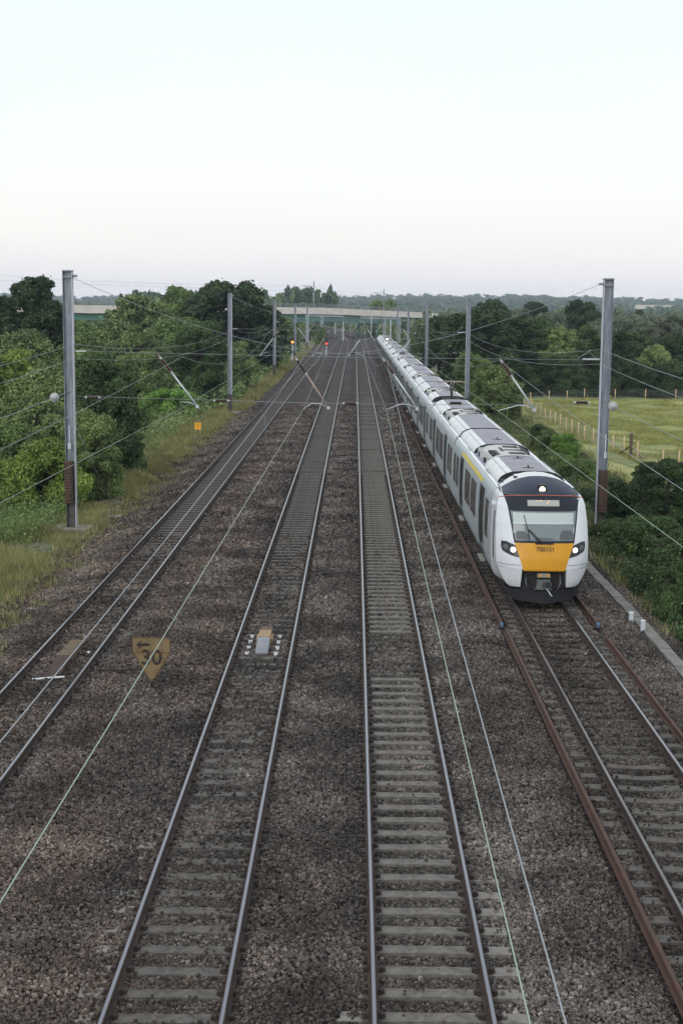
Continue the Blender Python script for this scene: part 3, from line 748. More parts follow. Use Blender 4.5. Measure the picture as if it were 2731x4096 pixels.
for sg in (-1, 1):
    def hl(m, sg=sg):
        m.use('headlamp_case')
        rr = rows([(1.50, .74, .80), (1.56, .745, 1.02), (1.66, .775, 1.24), (1.8, .83, 1.27), (1.85, .85, 1.27), (1.95, 1.12, 1.26)], 10)
        if sg > 0: face_patch(m, rr, .015, 12)
        else: face_patch(m, [(z, -xr, -xl) for z, xl, xr in rr], .015, 12)
    h_ = cpart('headlight', hl)
    def lens(x, z, r, m1, name):
        m = MB().use(m1); c = fp(sg*x, z, .03); n_ = 14
        tilt = (fp(sg*(x+.02), z, 0)[1] - fp(sg*(x-.02), z, 0)[1])/(.04)*sg
        vs = [(c[0] + r*math.cos(2*math.pi*k/n_), c[1] + tilt*r*math.cos(2*math.pi*k/n_), c[2] + r*math.sin(2*math.pi*k/n_)) for k in range(n_)] + [(c[0], c[1]-.02, c[2])]
        m.add(vs, [(k, (k+1) % n_, n_) for k in range(n_)], True)
        return m
    mr = lens(.93, 1.72, .098, 'lamp_ring', 'lens'); mr.build('lamp_ring', cab_o, shift=train.location)
    mm = lens(.93, 1.72, .072, 'lamp_white', 'lens'); mm.v = [(x, y - .012, z) for x, y, z in mm.v]; mm2 = lens(1.14, 1.78, .08, 'lamp_off', 'lens')
    # the two reflectors belong to the headlight mesh's neighbour part
    mm.build('lamp', cab_o, shift=train.location); mm2.build('lamp', cab_o, shift=train.location, label='unlit lamp beside the headlight')
def toplamp(m):
    m.use('roof_dark'); c = dome_pt(0, .17, .03); m.box((c[0]-.13, c[1]-.03, c[2]-.15), (c[0]+.13, c[1]+.25, c[2]+.13), .015)
    m.use('lamp_warm'); vs = [(c[0] + .088*math.cos(2*math.pi*k/16), c[1]-.036, c[2]-.01 + .1*math.sin(2*math.pi*k/16)) for k in range(16)]
    m.add(vs, [tuple(range(16))])
cpart('top_headlight', toplamp)
def disp(m):
    m.use('display'); face_patch(m, rows([(2.99, -.48, .48), (3.16, -.48, .48)], 4), .022, 12)
    m.use('led_orange')
    for x, z in ((-.21, 3.14), (-.12, 3.14), (-.05, 3.14), (.15, 3.13), (.12, 3.07), (.18, 3.14)): face_patch(m, [(z-.008, x-.012, x+.012), (z+.008, x-.012, x+.012)], .027, 1)
cpart('destination_display', disp)
cpart('orange_cable', lambda m: m.use('orange_line').tube([fp(x, 3.24 + .055*(1-(x/1.25)**2) - .06*max(0, abs(x)-.95)*3, .025) for x in np.linspace(-1.27, 1.27, 27)], .012, 5))
def wiper(m):
    m.use('number_black'); A, B_, C_ = fp(-.14, 1.95, .04), fp(-.50, 2.33, .035), fp(-.60, 2.73, .03)
    m.tube([A, B_], .016); m.tube([(A[0]+.06, A[1], A[2]), (B_[0]+.05, B_[1], B_[2])], .01); m.tube([fp(-.44, 2.0, .03), B_, C_], .013); m.box((A[0]-.14, A[1]-.02, A[2]-.045), (A[0]+.40, A[1]+.03, A[2]-.01))
cpart('windscreen_wiper', wiper)
t_ = text('fleet_number', '700151', .19, 'number_black', cab_o, (0.02, face_y(0, 1.755) - .045 - NOSE, 1.755), (R(90-12), 0, 0), .001, .0)
def coup(m):
    m.use('rubber'); m.box((TX-.655, NOSE+.32, .28), (TX+.655, NOSE+.9, 1.13))
    m.use('coupler_metal'); m.box((TX-.24, NOSE-.02, .56), (TX+.22, NOSE+.4, .84), .04); m.lathe((TX+.1, NOSE-.1, .69), (TX+.1, NOSE+.1, .69), [(0, .11), (.7, .15), (1, .15)], 14)
    m.use('roof_dark'); m.lathe((TX+.1, NOSE-.11, .69), (TX+.1, NOSE-.09, .69), [(0, .085), (1, .085)], 14)
    m.use('step_metal'); m.box((TX-.2, NOSE+.02, .9), (TX+.2, NOSE+.3, 1.02), .02)
    m.use('yellow_front'); m.box((TX-.16, NOSE+.01, .93), (TX-.06, NOSE+.03, .99)); m.box((TX+.06, NOSE+.01, .93), (TX+.16, NOSE+.03, .99))
    m.use('coupler_metal')
    for sg in (-1, 1): m.tube([(TX+sg*.5, NOSE+.3, 1.05), (TX+sg*.52, NOSE+.18, .7), (TX+sg*.42, NOSE+.2, .42)], .03)
    m.box((TX-.3, NOSE-.03, .53), (TX+.25, NOSE+.1, .56)); m.use('tube_metal'); m.tube([(TX+.06, NOSE-.08, .6), (TX+.2, NOSE-.35, .40)], .018)
cpart('coupler', coup)
def plough(m):
    m.use('plough')
    xs_ = np.linspace(-1.08, 1.08, 9); top = [(TX+x, NOSE+.02+.42*abs(x)**1.3, .50) for x in xs_]; bot = [(TX+x, NOSE-.16+.55*abs(x)**1.3, .30 if abs(x) > 1.0 else .13 + .06*abs(x)) for x in xs_]
    back = [(x, y+.5, z) for x, y, z in bot]
    m.loft([back, bot, top, [(x, y+.6, z) for x, y, z in top]], smooth=False)
cpart('snow_plough', plough)
cpart('cab_side_window', lambda m: side_patch(m.use('roof_dark'), NOSE+1.35, NOSE+1.62, 1.25, 2.72, .006))
cpart('side_camera', lambda m: m.use('cab_white').box((TX-1.45, NOSE+1.78, 2.86), (TX-1.33, NOSE+1.90, 2.98), .02))
for sg in (-1, 1):
    cpart('panel_joint', lambda m, sg=sg: m.use('panel_gap').tube([fp(sg*x, 1.27, .003) for x in np.linspace(.70, 1.34, 9)], .006, 4))
cpart('panel_joint', lambda m: m.use('panel_gap').tube([(TX - side_x(z) - .002, NOSE + 2.66, z) for z in np.linspace(.6, 3.1, 9)], .008, 4))
# small arc light above the tail end of the train
al = MB().use('lamp_pale'); al.lathe((TX-.2, NOSE+12*CAR-41.2, 3.75), (TX-.2, NOSE+12*CAR-41.0, 3.95), [(0, .1), (.5, .24), (1, .1)], 10); al.build('roof_lamp', cars[9], shift=train.location)

# ------------------------------------------------------------------ masts, headspans and wires
MY = [58.6, 125.2, 191.0, 257.0, 323.0]
LX = [-11.78, -10.98, -10.78, -10.78, -10.8]; RX = [10.33, 9.95, 9.65, 9.6, 9.6]
def mast(x, y, side, zb, zt, w, label, near):
    m_ = empty('catenary_mast', (x, y, zb), label, 'mast', 'grey steel masts along the line')
    hw = w/2; s = -side          # s points towards the track
    q = MB().use('galvanised')
    split = zb + (2.0 if near else 1.6)
    q.box((x-hw, y-.012, split), (x+hw, y+.012, zt))
    q.box((x-s*hw-.012, y-.15, split), (x-s*hw+.012, y+.15, zt))
    q.use('galv_bright'); q.box((x+s*hw-.012, y-.15, split), (x+s*hw+.012, y+.15, zt))  # flange towards the track coloured paler, as if lit by open sky
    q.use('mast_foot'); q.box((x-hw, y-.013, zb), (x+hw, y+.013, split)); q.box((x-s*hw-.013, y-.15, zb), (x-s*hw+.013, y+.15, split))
    q.use('galv_bright' if near else 'mast_foot'); q.box((x+s*hw-.013, y-.15, zb), (x+s*hw+.013, y+.15, split))  # near masts keep that painted-in light down to the foot
    q.build('column', m_)
    c = MB().use('galvanised'); c.box((x-hw-.03, y-.18, zt), (x+hw+.03, y+.18, zt+.05), .01); c.box((x-hw-.02, y-.17, zt-.26), (x+hw+.02, y-.15, zt-.20)); c.box((x-hw-.02, y+.15, zt-.26), (x+hw+.02, y+.17, zt-.20))
    c.box((x+s*(hw+.10)-.10, y-.05, zt-.24), (x+s*(hw+.10)+.10, y+.05, zt-.14)); c.build('cap', m_)
    b = MB().use('foundation'); b.box((x-.75, y-.75, zb-.5), (x+.85, y+.7, zb+.04), .04); b.build('foundation', m_)
    if near:
        wt = MB().use('rust_weight'); a, b_ = (zb+1.1, zb+2.85); n = 14
        xc = x + (-.04 if side < 0 else .05)
        for i in range(n):
            z0 = a + (b_-a)*i/n; wt.box((xc-.17, y-.42, z0), (xc+.15, y-.06, z0+(b_-a)/n-.012), .004)
        wt.use('roof_dark'); wt.box((xc+.04, y-.425, a), (xc+.07, y-.40, b_)) if side > 0 else wt.box((xc+.10, y-.425, a), (xc+.13, y-.40, b_))
        wt.build('balance_weight', m_)
        rr = MB().use('tube_metal'); rr.tube([(xc+.03, y-.22, b_), (xc+.03, y-.22, b_+1.5)], .02); rr.box((xc-.03, y-.26, b_+.5), (xc+.09, y-.18, b_+.75)); rr.build('weight_rod', m_)
    return m_
names = ['nearest', 'second', 'third', 'fourth', 'fifth']
ztl = [10.25, 10.05, 9.8, 9.65, 9.5]; ztr = [10.12, 9.8, 9.72, 9.2, 9.2]
for i, y in enumerate(MY):
    for side, X in ((-1, LX), (1, RX)):
        zb = float(terrain_z(np.array(X[i]), np.array(y))) + .1
        lab = '%s mast counted from the camera, %s' % (names[i], ('on the leafy bank beside the leftmost track' if side < 0 else 'on the bank behind the train'))
        if i == 0: lab = 'tall near steel mast with rusty weights, ' + ('left of the tracks' if side < 0 else 'right of the train cab')
        mast(X[i], y, side, zb, (ztl if side < 0 else ztr)[i], [.375, .35, .34, .34, .34][i], lab, i == 0)

def insul(mb, p, q, r=.075, n=8, ribs=7, body='insul_brown', ends='insul_white'):
    p, q = Vector(p), Vector(q)
    mb.use(ends); mb.lathe(p, p+(q-p)*.14, [(0, r*.45), (1, r*.6)], n); mb.lathe(q-(q-p)*.14, q, [(0, r*.6), (1, r*.45)], n)
    prof = []
    for i in range(ribs):
        t = .12 + .76*i/ribs; d = .76/ribs
        prof += [(t, r*.5), (t+d*.35, r), (t+d*.5, r), (t+d*.85, r*.5)]
    mb.use(body); mb.lathe(p, q, prof, n)
def headspan(i, y):
    x0, x1 = LX[i]+.2, RX[i]-.2; mir = i % 2 == 1
    h = empty('headspan', (0, y, 7), '%s wire span with slanted insulator struts across all tracks' % names[i], 'headspan', 'cross spans between facing masts')
    xm = (x0+x1)/2; zt = (ztl[i]+ztr[i])/2 - .2
    w = MB().use('wire_grey')
    w.tube([(x, y, 7.0 + (zt-7.0)*abs((x-xm)/(x1-xm))**1.6) for x in np.linspace(x0, x1, 25)], .009, 4); w.build('span_wire', h)
    w = MB().use('wire_grey'); w.tube([(x0, y, 7.0), (xm, y, 6.86), (x1, y, 6.84)], .008, 4); w.build('upper_cross_wire', h)
    w = MB().use('wire_grey'); w.tube([(x0, y, 5.14), (xm, y, 4.93), (x1, y, 5.0)], .009, 4); w.build('lower_cross_wire', h)
    for xi in (x0+.75, -5.5, -.15, 4.2, x1-.72):
        q = MB(); zz = 4.94 + .16*abs((xi-xm)/(x1-xm)); insul(q, (xi-.33, y, zz), (xi+.33, y, zz), .085, 10, 8); q.build('insulator', h)
    q = MB().use('tube_metal'); q.bar((x1-.75, y, 6.88), (x1-.05, y, 6.88), .025, .06); q.tube([(x1-.95, y, 6.9), (x1-.5, y, 7.2), (x1-.2, y, 6.9)], .008, 4); q.build('turnbuckle', h)
    q = MB().use('tube_metal'); q.bar((x0+.05, y, 7.0), (x0+.5, y, 7.0), .025, .05); q.build('turnbuckle', h)
    tops = [-8.04, -2.43, 1.18, 6.02]; bots = [-6.38, -.96, 2.71, 7.56]
    for t in range(4):
        a, b = tops[t], bots[t]; c = T[t+1]
        if mir: a, b = 2*c - a - .1, 2*c - b - .1
        A, Bv = Vector((a, y, 6.80)), Vector((b, y, 4.62)); d = (Bv - A)
        s_ = MB().use('tube_rusty' if t == 1 else 'tube_metal'); s_.tube([A + d*.3, Bv], .037, 8); s_.use('tube_rusty'); s_.bar(A - d*.04, A + d*.02, .05)
        st = s_.build('registration_strut', h)
        q = MB(); insul(q, A, A + d*.32, .085, 10, 7); q.build('insulator', st, shift=h.location)
        sg = -1 if not mir else 1
        E_ = A + d*.93
        m_ = MB().use('tube_metal'); cw = c + (.24 if not mir else -.24)
        m_.tube([E_, E_ + Vector((sg*.35, 0, .16)), E_ + Vector((sg*.7, 0, .17)), (cw, y, 4.71)], .022, 6)
        m_.box((E_.x-.06, y-.05, E_.z-.07), (E_.x+.06, y+.05, E_.z+.05)); m_.build('steady_arm', h)
    return h
for i, y in enumerate(MY): headspan(i, y)

# contact and messenger wires of each track
sup = [-8.0] + MY + [390.0]
def wire_line(t):
    c = T[t]; ol = empty('overhead_line', (c, 0, 4.7), {1: 'contact and carrier wires above the leftmost track', 2: 'greenish contact wire with grey carrier above the second track',
        3: 'contact and carrier wires above the third track from the left', 4: 'wires above the train and the rightmost track'}[t], 'overhead wire', 'overhead wires along the tracks')
    n0 = {1: -.25, 2: -.12, 3: -.15, 4: -.2}[t]
    cx_, mx_, dr = [], [], []
    for i in range(len(sup)-1):
        a, b = sup[i], sup[i+1]
        sa = n0 if i == 0 else (.24 if i % 2 == 1 else -.24); sb = .24 if i % 2 == 0 else -.24
        for k in range(13):
            u = k/12; y = a + (b-a)*u
            xs_ = c + sa + (sb-sa)*u + off(y); xm = c + off(y) + (sa+(sb-sa)*u)*.9
            if i == 0 and t == 2: xm -= .26*(1-u)
            zc = 4.86 - (.16*max(0, u)**1 if i == 0 else .15 - .15*0)
            zc = 4.88 - .17*u if i == 0 else 4.71
            yy = max(0, y)
            zm = (5.45 + .0059*yy + .0003*yy*yy) if i == 0 else 6.8 - 4*1.25*u*(1-u)
            zm = min(zm, 6.8) + (.22 if (i == 0 and t in (2,)) else 0)*(1-u)
            cx_.append((xs_, y, zc)); mx_.append((xm, y, zm))
            if k in (4, 8) and y > 20: dr.append(((xs_, y, zc), (xm, y, zm)))
    MB().use('wire_green').tube(cx_, .0062, 5).build('contact_wire', ol)
    MB().use('wire_grey').tube(mx_, .0062, 5).build('carrier_wire', ol)
    for a, b in dr: MB().use('wire_grey').tube([a, b], .003, 4).build('dropper', ol)
for t in (1, 2, 3, 4): wire_line(t)
# feeder wires fixed to the masts, and the two tail wires with pale bell insulators
def feeder(side, dz, label):
    X = LX if side < 0 else RX
    pts = []
    zs_ = [7.28, 6.95, 6.95, 6.95, 6.95] ; P_ = [(X[0] + (-1.2 if side < 0 else .5), -8, 7.2+dz)] + [(X[i] - side*.22, MY[i], zs_[i]+dz) for i in range(5)] + [(X[4]-8*.0, 395, 6.9+dz)]
    for a, b in zip(P_[:-1], P_[1:]):
        for k in range(14):
            u = k/14; sag = 4*(.75)*u*(1-u)
            pts.append((a[0]+(b[0]-a[0])*u, a[1]+(b[1]-a[1])*u, a[2]+(b[2]-a[2])*u - sag))
    o = MB().use('wire_grey').tube(pts, .0085, 5).build('feeder_wire'); tag(o, label, 'wire', 'feeder wires strung from mast to mast')
feeder(-1, 0, 'upper feeder wire strung along the left masts'); feeder(-1, -.58, 'lower feeder wire strung along the left masts')
feeder(1, 0, 'upper feeder wire strung along the right masts'); feeder(1, -.6, 'lower feeder wire strung along the right masts')
def bell(x, y, z, x2, z2, label, xm):
    r = empty('tail_wire', (x, y, z), label, 'wire', 'anchored tail wires at the near masts')
    q = MB().use('insul_white'); q.lathe((x, y-.02, z), (x+(x2-x)*.004, y-.36, z-.03), [(0, .05), (.1, .17), (.3, .195), (.34, .16), (.5, .2), (.55, .13), (.7, .16), (.75, .09), (.9, .1), (1, .04)], 16); q.build('bell_insulator', r)
    q = MB().use('wire_grey'); n = 12
    q.tube([(x+(x2-x)*k/n, y-.3+(-8-y+.3)*k/n, z+(z2-z)*k/n - 4*.5*(k/n)*(1-k/n)) for k in range(n+1)], .011, 5); q.tube([(x, y, z), (xm, y, z+.25)], .02, 5); q.build('anchor_wire', r)
bell(LX[0]-.58, MY[0]-.1, 5.1, LX[0]-1.6, 5.0, 'pale bell insulator and tail wire left of the nearest left mast', LX[0])
bell(RX[0]+.32, MY[0]-.1, 4.98, RX[0]+.8, 4.9, 'pale bell insulator and tail wire on the nearest right mast', RX[0])
# stay wires of the near masts
for x, y, z, x2, y2, lab in ((LX[0]+.12, MY[0]+.1, 4.0, -10.7, 62.5, 'thin stay wire with ground anchor behind the nearest left mast'), (RX[0]-.1, MY[0]+.1, 4.0, 9.7, 66, 'thin stay wire behind the nearest right mast')):
    r = empty('stay_wire', (x2, y2, -.5), lab, 'stay', None)
    MB().use('wire_grey').tube([(x, y, z), (x2, y2, -.05)], .011, 5).build('wire', r)
    q = MB().use('mast_foot'); q.bar((x2-.07, y2, -.55), (x2-.1, y2, .02), .03); q.bar((x2+.07, y2, -.55), (x2+.04, y2, .02), .03); q.use('foundation'); q.box((x2-.35, y2-.3, -.8), (x2+.35, y2+.3, -.42)); q.build('anchor', r)

# ------------------------------------------------------------------ trackside things
# speed board: arrow over 30, yellow-brown, hanging point down
sg_ = empty('speed_sign', (-4.82, 33.2, -.1), 'weathered yellow speed board reading 30 with left arrow', 'sign')
sx0, sx1, sz = -5.26, -4.38, .95; yS = 33.2
q = MB().use('sign_face')
def prism(mb, pts, y0, y1):
    n = len(pts); mb.add([(x, y0, z) for x, z in pts] + [(x, y1, z) for x, z in pts], [tuple(range(n)), tuple(range(2*n-1, n-1, -1))] + [(i, i+n, (i+1) % n + n, (i+1) % n) for i in range(n)]); return mb
pt = [(sx0, sz), (sx0, sz-.36), (-4.90, -.04), (-4.86, -.09), (-4.78, -.09), (-4.74, -.04), (sx1, sz-.36), (sx1, sz)]
prism(q, pt[::-1] if False else pt, yS, yS+.03)
q.build('board', sg_)
q = MB().use('sign_edge'); q.box((sx0-.012, yS-.012, sz-.375), (sx1+.012, yS+.012, sz-.355)); 
for a, b in zip(pt, pt[1:] + pt[:1]): q.bar((a[0], yS+.012, a[1]), (b[0], yS+.012, b[1]), .045, .022)
q.build('rim', sg_)
q = MB().use('sign_ink'); az = sz-.175
prism(q, [(sx0+.08, az), (sx0+.20, az-.11), (sx0+.18, az-.035), (sx0+.40, az-.035), (sx0+.40, az+.035), (sx0+.18, az+.035), (sx0+.20, az+.11)], yS-.006, yS-.001); q.build('arrow', sg_)
text('speed_number', '30', .52, 'sign_ink', sg_, (0.0, -.006, .60-.05), (R(90), 0, 0), .002, .008)
q = MB().use('post_brown'); q.bar((-4.95, yS+.06, -.2), (-4.95, yS+.06, .9), .06); q.bar((-4.69, yS+.06, -.2), (-4.69, yS+.06, .9), .06); q.build('post', sg_)
# warning-system ramps between the rails
a1 = empty('track_ramp', (-7.3, 35.2, -.2), 'brown wooden track ramp with a pale block inside the leftmost track', 'track ramp', 'magnet ramps between the rails')
def ramp_at(mb, x, y0, y1, z0, z1, w): # sloping block
    return mb.add([(x-w/2, y0, -.2), (x+w/2, y0, -.2), (x+w/2, y1, -.2), (x-w/2, y1, -.2), (x-w/2, y0, z0), (x+w/2, y0, z0), (x+w/2, y1, z1), (x-w/2, y1, z1)],
                  [(0, 3, 2, 1), (4, 5, 6, 7), (0, 1, 5, 4), (1, 2, 6, 5), (2, 3, 7, 6), (3, 0, 4, 7)])
ramp_at(MB().use('ramp_brown'), -7.31, 33.6, 35.0, -.16, .05, .34).build('ramp_plate', a1)
ramp_at(MB().use('ramp_wood'), -7.31, 35.0, 36.1, .05, .06, .33).box((-7.47, 36.12, -.2), (-7.15, 36.75, .03)).build('block', a1)
MB().use('bracket_white').bar((-7.75, 33.35, -.15), (-7.0, 33.55, -.13), .04, .03).build('white_mark', a1); MB().use('bracket_white').box((-6.93, 36.05, -.17), (-6.86, 36.2, -.14)).build('white_mark', a1)
a2 = empty('track_ramp', (-2.35, 37.2, -.2), 'yellow and grey magnet box with white brackets inside the second track', 'track ramp', 'magnet ramps between the rails')
q = MB().use('magnet_grey'); ramp_at(q, -2.36, 36.15, 37.2, -.12, .06, .33); q.build('ramp_plate', a2)
q = MB().use('magnet_yellow'); q.box((-2.53, 37.22, -.2), (-2.19, 38.0, .07), .01); q.box((-2.58, 37.3, -.15), (-2.53, 37.9, -.02)); q.box((-2.19, 37.3, -.15), (-2.14, 37.9, -.02)); q.build('block', a2)
q = MB().use('ramp_wood'); q.box((-2.53, 38.03, -.2), (-2.19, 38.55, .04), .01); q.build('end_block', a2)
for sg in (-1, 1):
    for yy in (36.2, 36.85, 37.5, 38.15):
        q = MB().use('bracket_white'); q.box((-2.36+sg*.38-.045, yy-.06, -.19), (-2.36+sg*.38+.045, yy+.06, -.12)); q.use('roof_dark'); q.box((-2.36+sg*.38-.024, yy-.04, -.121), (-2.36+sg*.38+.024, yy+.02, -.117)); q.build('bracket', a2)
# yellow distance marker on a thin post
mk = empty('distance_marker', (-10.85, 98, -.5), 'small yellow marker plate reading 33 on a thin brown post', 'sign')
MB().use('marker_yellow').box((-11.05, 97.98, .42), (-10.62, 98.0, .89)).build('plate', mk)
MB().use('post_brown').box((-10.865, 98.0, -.6), (-10.825, 98.04, .85)).build('post', mk)
text('marker_number', '33', .22, 'number_black', mk, (.01, -.026, 1.26), (R(90), 0, 0))
MB().use('number_black').box((-11.0, 97.972, .632), (-10.67, 97.979, .642)).box((-10.86, 97.972, .50), (-10.8, 97.979, .56)).build('marker_dot', mk)
# colour light signals
def signal(x, y, zb, zl, lamp, label):
    s_ = empty('signal', (x, y, zb), label, 'signal')
    q = MB().use('galv_bright'); q.tube([(x, y, zb), (x, y, zl-.35)], .075, 8); q.box((x-.25, y-.2, zb+1.0), (x+.1, y+.2, zb+1.7)); q.build('post', s_)
    q = MB().use('roof_dark'); q.box((x-.24, y, zl-.4), (x+.24, y+.3, zl+.55), .02); q.lathe((x, y, zl), (x, y-.35, zl), [(0, .2), (1, .21)], 14); q.build('head', s_)
    q = MB().use(lamp); n = 14; q.add([(x+.19*math.cos(2*math.pi*k/n), y-.36, zl+.19*math.sin(2*math.pi*k/n)) for k in range(n)], [tuple(range(n))]); q.build('lamp', s_)
    for k in range(9):
        MB
    q = MB().use('galvanised')
    for sg in (-1, 1): q.bar((x+sg*.16, y+.35, zb), (x+sg*.16, y+.3, zl-.4), .03)
    for k in range(9): q.bar((x-.16, y+.33, zb+.3+k*.3), (x+.16, y+.33, zb+.3+k*.3), .025)
    q.build('ladder', s_)
signal(-10.05, 230, -.5, 3.42, 'lamp_amber', 'signal post showing an orange light left of the tracks')
signal(-4.95, 250, -.2, 2.75, 'lamp_red', 'signal post showing a red light between two tracks')
# concrete cable trough and the two stub posts
tr_ = empty('cable_trough', (8.59, 20, -.4), 'pale concrete cable trough along the right edge of the ballast', 'cable trough')
q = MB().use('trough_lid'); y = 13.0
while y < 330:
    dx = .03*math.sin(y*.35) + random.uniform(-.015, .015); dz = random.uniform(-.012, .012)
    q.box((8.59-.175+dx, y, -.46), (8.59+.175+dx, y+.985, -.315+dz), .012); y += 1.0
q.build('lid_row', tr_)
for x, y, lab in ((8.33, 41.4, 'farther of two short white posts beside the cable trough'), (8.46, 40.3, 'nearer of two short white posts beside the cable trough')):
    r = empty('stub_post', (x, y, -.5), lab, 'post', 'short white posts by the trough')
    q = MB().use('white_post'); q.box((x-.065, y-.05, -.5), (x+.065, y+.05, -.06), .006); q.build('body', r)
    MB().use('roof_light').box((x-.07, y-.055, -.059), (x+.07, y+.055, -.045), .01).build('cap', r)
# loose black bond cables lying on the stones
for pts, lab in (([(1.95, 36.5), (2.6, 36.9), (3.3, 36.6), (4.2, 35.2)], 'thin black cable lying on stones left of the nearest spare rail'),
                 ([(-1.5, 32.5), (-.8, 33.6), (-.2, 34.0), (.25, 33.8)], 'black cable lying on stones between the two middle tracks'),
                 ([(-6.4, 34.3), (-5.4, 34.2), (-4.2, 34.6), (-3.3, 35.0)], 'black cable lying on stones behind the 30 board'),
                 ([(7.1, 37.0), (7.6, 37.6), (8.1, 39.2), (8.35, 40.0)], 'black cable running from spare rail to the white posts')):
    P_ = [(x + .06*math.sin(9*i), y, float(ballast_z(np.array(x), np.array(y))) + .055) for i, (x, y) in enumerate(pts)]
    P2 = []
    for a, b in zip(P_[:-1], P_[1:]): P2 += [Vector(a).lerp(Vector(b), k/4) + Vector((0, .05*math.sin(k*2.1+a[0]), .01*math.sin(k*3))) for k in range(4)]
    tag(MB().use('cable_black').tube(P2 + [P_[-1]], .014, 5).build('bond_cable'), lab, 'cable', 'black cables on the ballast')

# ------------------------------------------------------------------ fences round the meadow
def fence(name, pts, h, step, label, wood=True):
    f_ = empty('fence', (*pts[0], float(terrain_z(np.array(pts[0][0]), np.array(pts[0][1])))), label, 'fence', 'wire fences round the meadow')
    pos = []
    for a, b in zip(pts[:-1], pts[1:]):
        L = math.dist(a, b); n = max(1, round(L/step))
        pos += [(a[0]+(b[0]-a[0])*k/n, a[1]+(b[1]-a[1])*k/n) for k in range(n)]
    pos.append(pts[-1])
    G = lambda x, y: float(far_z(np.array(x), np.array(y)))
    for x, y in pos:
        z = G(x, y); hh = h*random.uniform(.95, 1.06); t = random.uniform(-.03, .03)
        MB().use('fence_wood').tube([(x, y, z-.2), (x+t, y, z+hh)], .055, 6).build('post', f_)
    q = MB().use('fence_wire')
    for zz in np.linspace(.12, h*.9, 7):
        q.tube([(x, y, G(x, y)+zz) for x, y in pos], .006, 3)
    for a, b in zip(pos[:-1], pos[1:]):
        L = math.dist(a, b); n = int(L/.3)
        for k in range(1, n):
            x, y = a[0]+(b[0]-a[0])*k/n, a[1]+(b[1]-a[1])*k/n; z = G(x, y); q.tube([(x, y, z+.1), (x, y, z+h*.9)], .004, 3)
    q.build('wire_mesh', f_)
    return f_
f1 = fence('fence', [(17.7, 158.4), (18.7, 114.6), (19.8, 103.4)], 1.25, 2.9, 'wire fence with pale posts along the near meadow edge, behind the mast')
f2 = fence('fence', [(20.15, 100.2), (21.0, 95.8), (21.9, 90.2), (23.3, 82), (24.8, 74)], 1.3, 3.0, 'nearest stretch of wire fence right of the brown strainer post')
f3 = fence('fence', [(17.7, 159.5), (27.5, 169.5), (38.6, 170.5), (60, 171)], 1.3, 3.8, 'far fence below the dark hedge at the back of the meadow')
r = empty('strainer_post', (19.95, 101.6, -1.6), 'thick brown fence post propped by two diagonal struts', 'post')
MB().use('post_brown').box((19.85, 101.5, -1.9), (20.05, 101.7, .15)).build('body', r)
for d in ((-.75, 1.6), (.75, -1.6)): MB().use('post_brown' if d[0] < 0 else 'foundation').bar((19.95+d[0], 101.6+d[1], -1.65), (19.95, 101.6, -.75), .09).build('strut', r)

# ------------------------------------------------------------------ flyover
BR = [(-170, 225), (-86.9, 315), (-64.8, 345), (-9.8, 430), (19.6, 490), (45.5, 540), (90, 640)]
ZB_ = [8.4, 7.75, 7.15, 7.15, 6.05, 4.6, 1.5]; HF = 1.95
def br_at(s):
    i = min(int(s), len(BR)-2); u = s - i
    return (BR[i][0]+(BR[i+1][0]-BR[i][0])*u, BR[i][1]+(BR[i+1][1]-BR[i][1])*u, ZB_[i]+(ZB_[i+1]-ZB_[i])*u)
def br_n(s):
    a, b = br_at(max(0, s-.3)), br_at(min(len(BR)-1.001, s+.3)); d = Vector((b[0]-a[0], b[1]-a[1], 0)).normalized(); return d, Vector((-d.y, d.x, 0))
fly = empty('flyover', (-9.8, 430, 0), 'white concrete railway flyover with green girder crossing in the distance', 'bridge')
SS = np.linspace(0, 5.999, 61)
W = 9.0
def band(mb, z0, z1, o0, o1, ss=SS):
    rings = []
    for s in ss:
        x, y, z = br_at(s); d, n = br_n(s)
        rings.append([(x+n.x*o0, y+n.y*o0, z+z0), (x+n.x*o1, y+n.y*o1, z+z0), (x+n.x*o1, y+n.y*o1, z+z1), (x+n.x*o0, y+n.y*o0, z+z1)])
    return mb.loft(rings, closed=True, smooth=False, caps=True)
band(MB().use('bridge_concrete'), 0, HF, 0, .35).build('parapet', fly)
band(MB().use('bridge_concrete'), .1, HF, W, W+.35).build('parapet', fly)
band(MB().use('bridge_dark'), -.1, .45, .36, W-.01).build('deck', fly)
band(MB().use('bridge_green'), -2.4, -.02, .9, 1.4, [s for s in SS if 2.55 < s < 3.95]).build('girder', fly)
band(MB().use('bridge_green'), -2.4, -.12, W-1.4, W-.9, [s for s in SS if 2.55 < s < 3.95]).build('girder', fly)
band(MB().use('bridge_green'), -1.7, -.02, .9, 1.3, [s for s in SS if s <= 2.5]).build('girder', fly)
band(MB().use('bridge_green'), -2.0, -.02, .9, 1.3, [s for s in SS if s >= 4]).build('girder', fly)
for s in (.9, 1.6, 2.2, 2.6, 2.82, 3.62, 3.9, 4.5, 5.2):
    x, y, z = br_at(s); d, n = br_n(s); q = MB().use('bridge_green')
    for o in (1.2, W-1.2):
        px, py = x+n.x*o, y+n.y*o; q.bar((px, py, -2), (px, py, z-1.4), 1.0, 1.0)
    q.bar((x+n.x*.8, y+n.y*.8, z-2.6), (x+n.x*(W-.8), y+n.y*(W-.8), z-2.6), .8, .5); q.build('pier', fly)
q = MB().use('parapet_steel')
for s in np.linspace(0, 5.95, 240):
    x, y, z = br_at(s); q.bar((x, y, z+HF), (x, y, z+HF+1.05), .07)
for h_ in (.35, .7, 1.05):
    q.tube([(br_at(s)[0], br_at(s)[1], br_at(s)[2]+HF+h_) for s in SS], .045, 4)
q.build('handrail', fly)
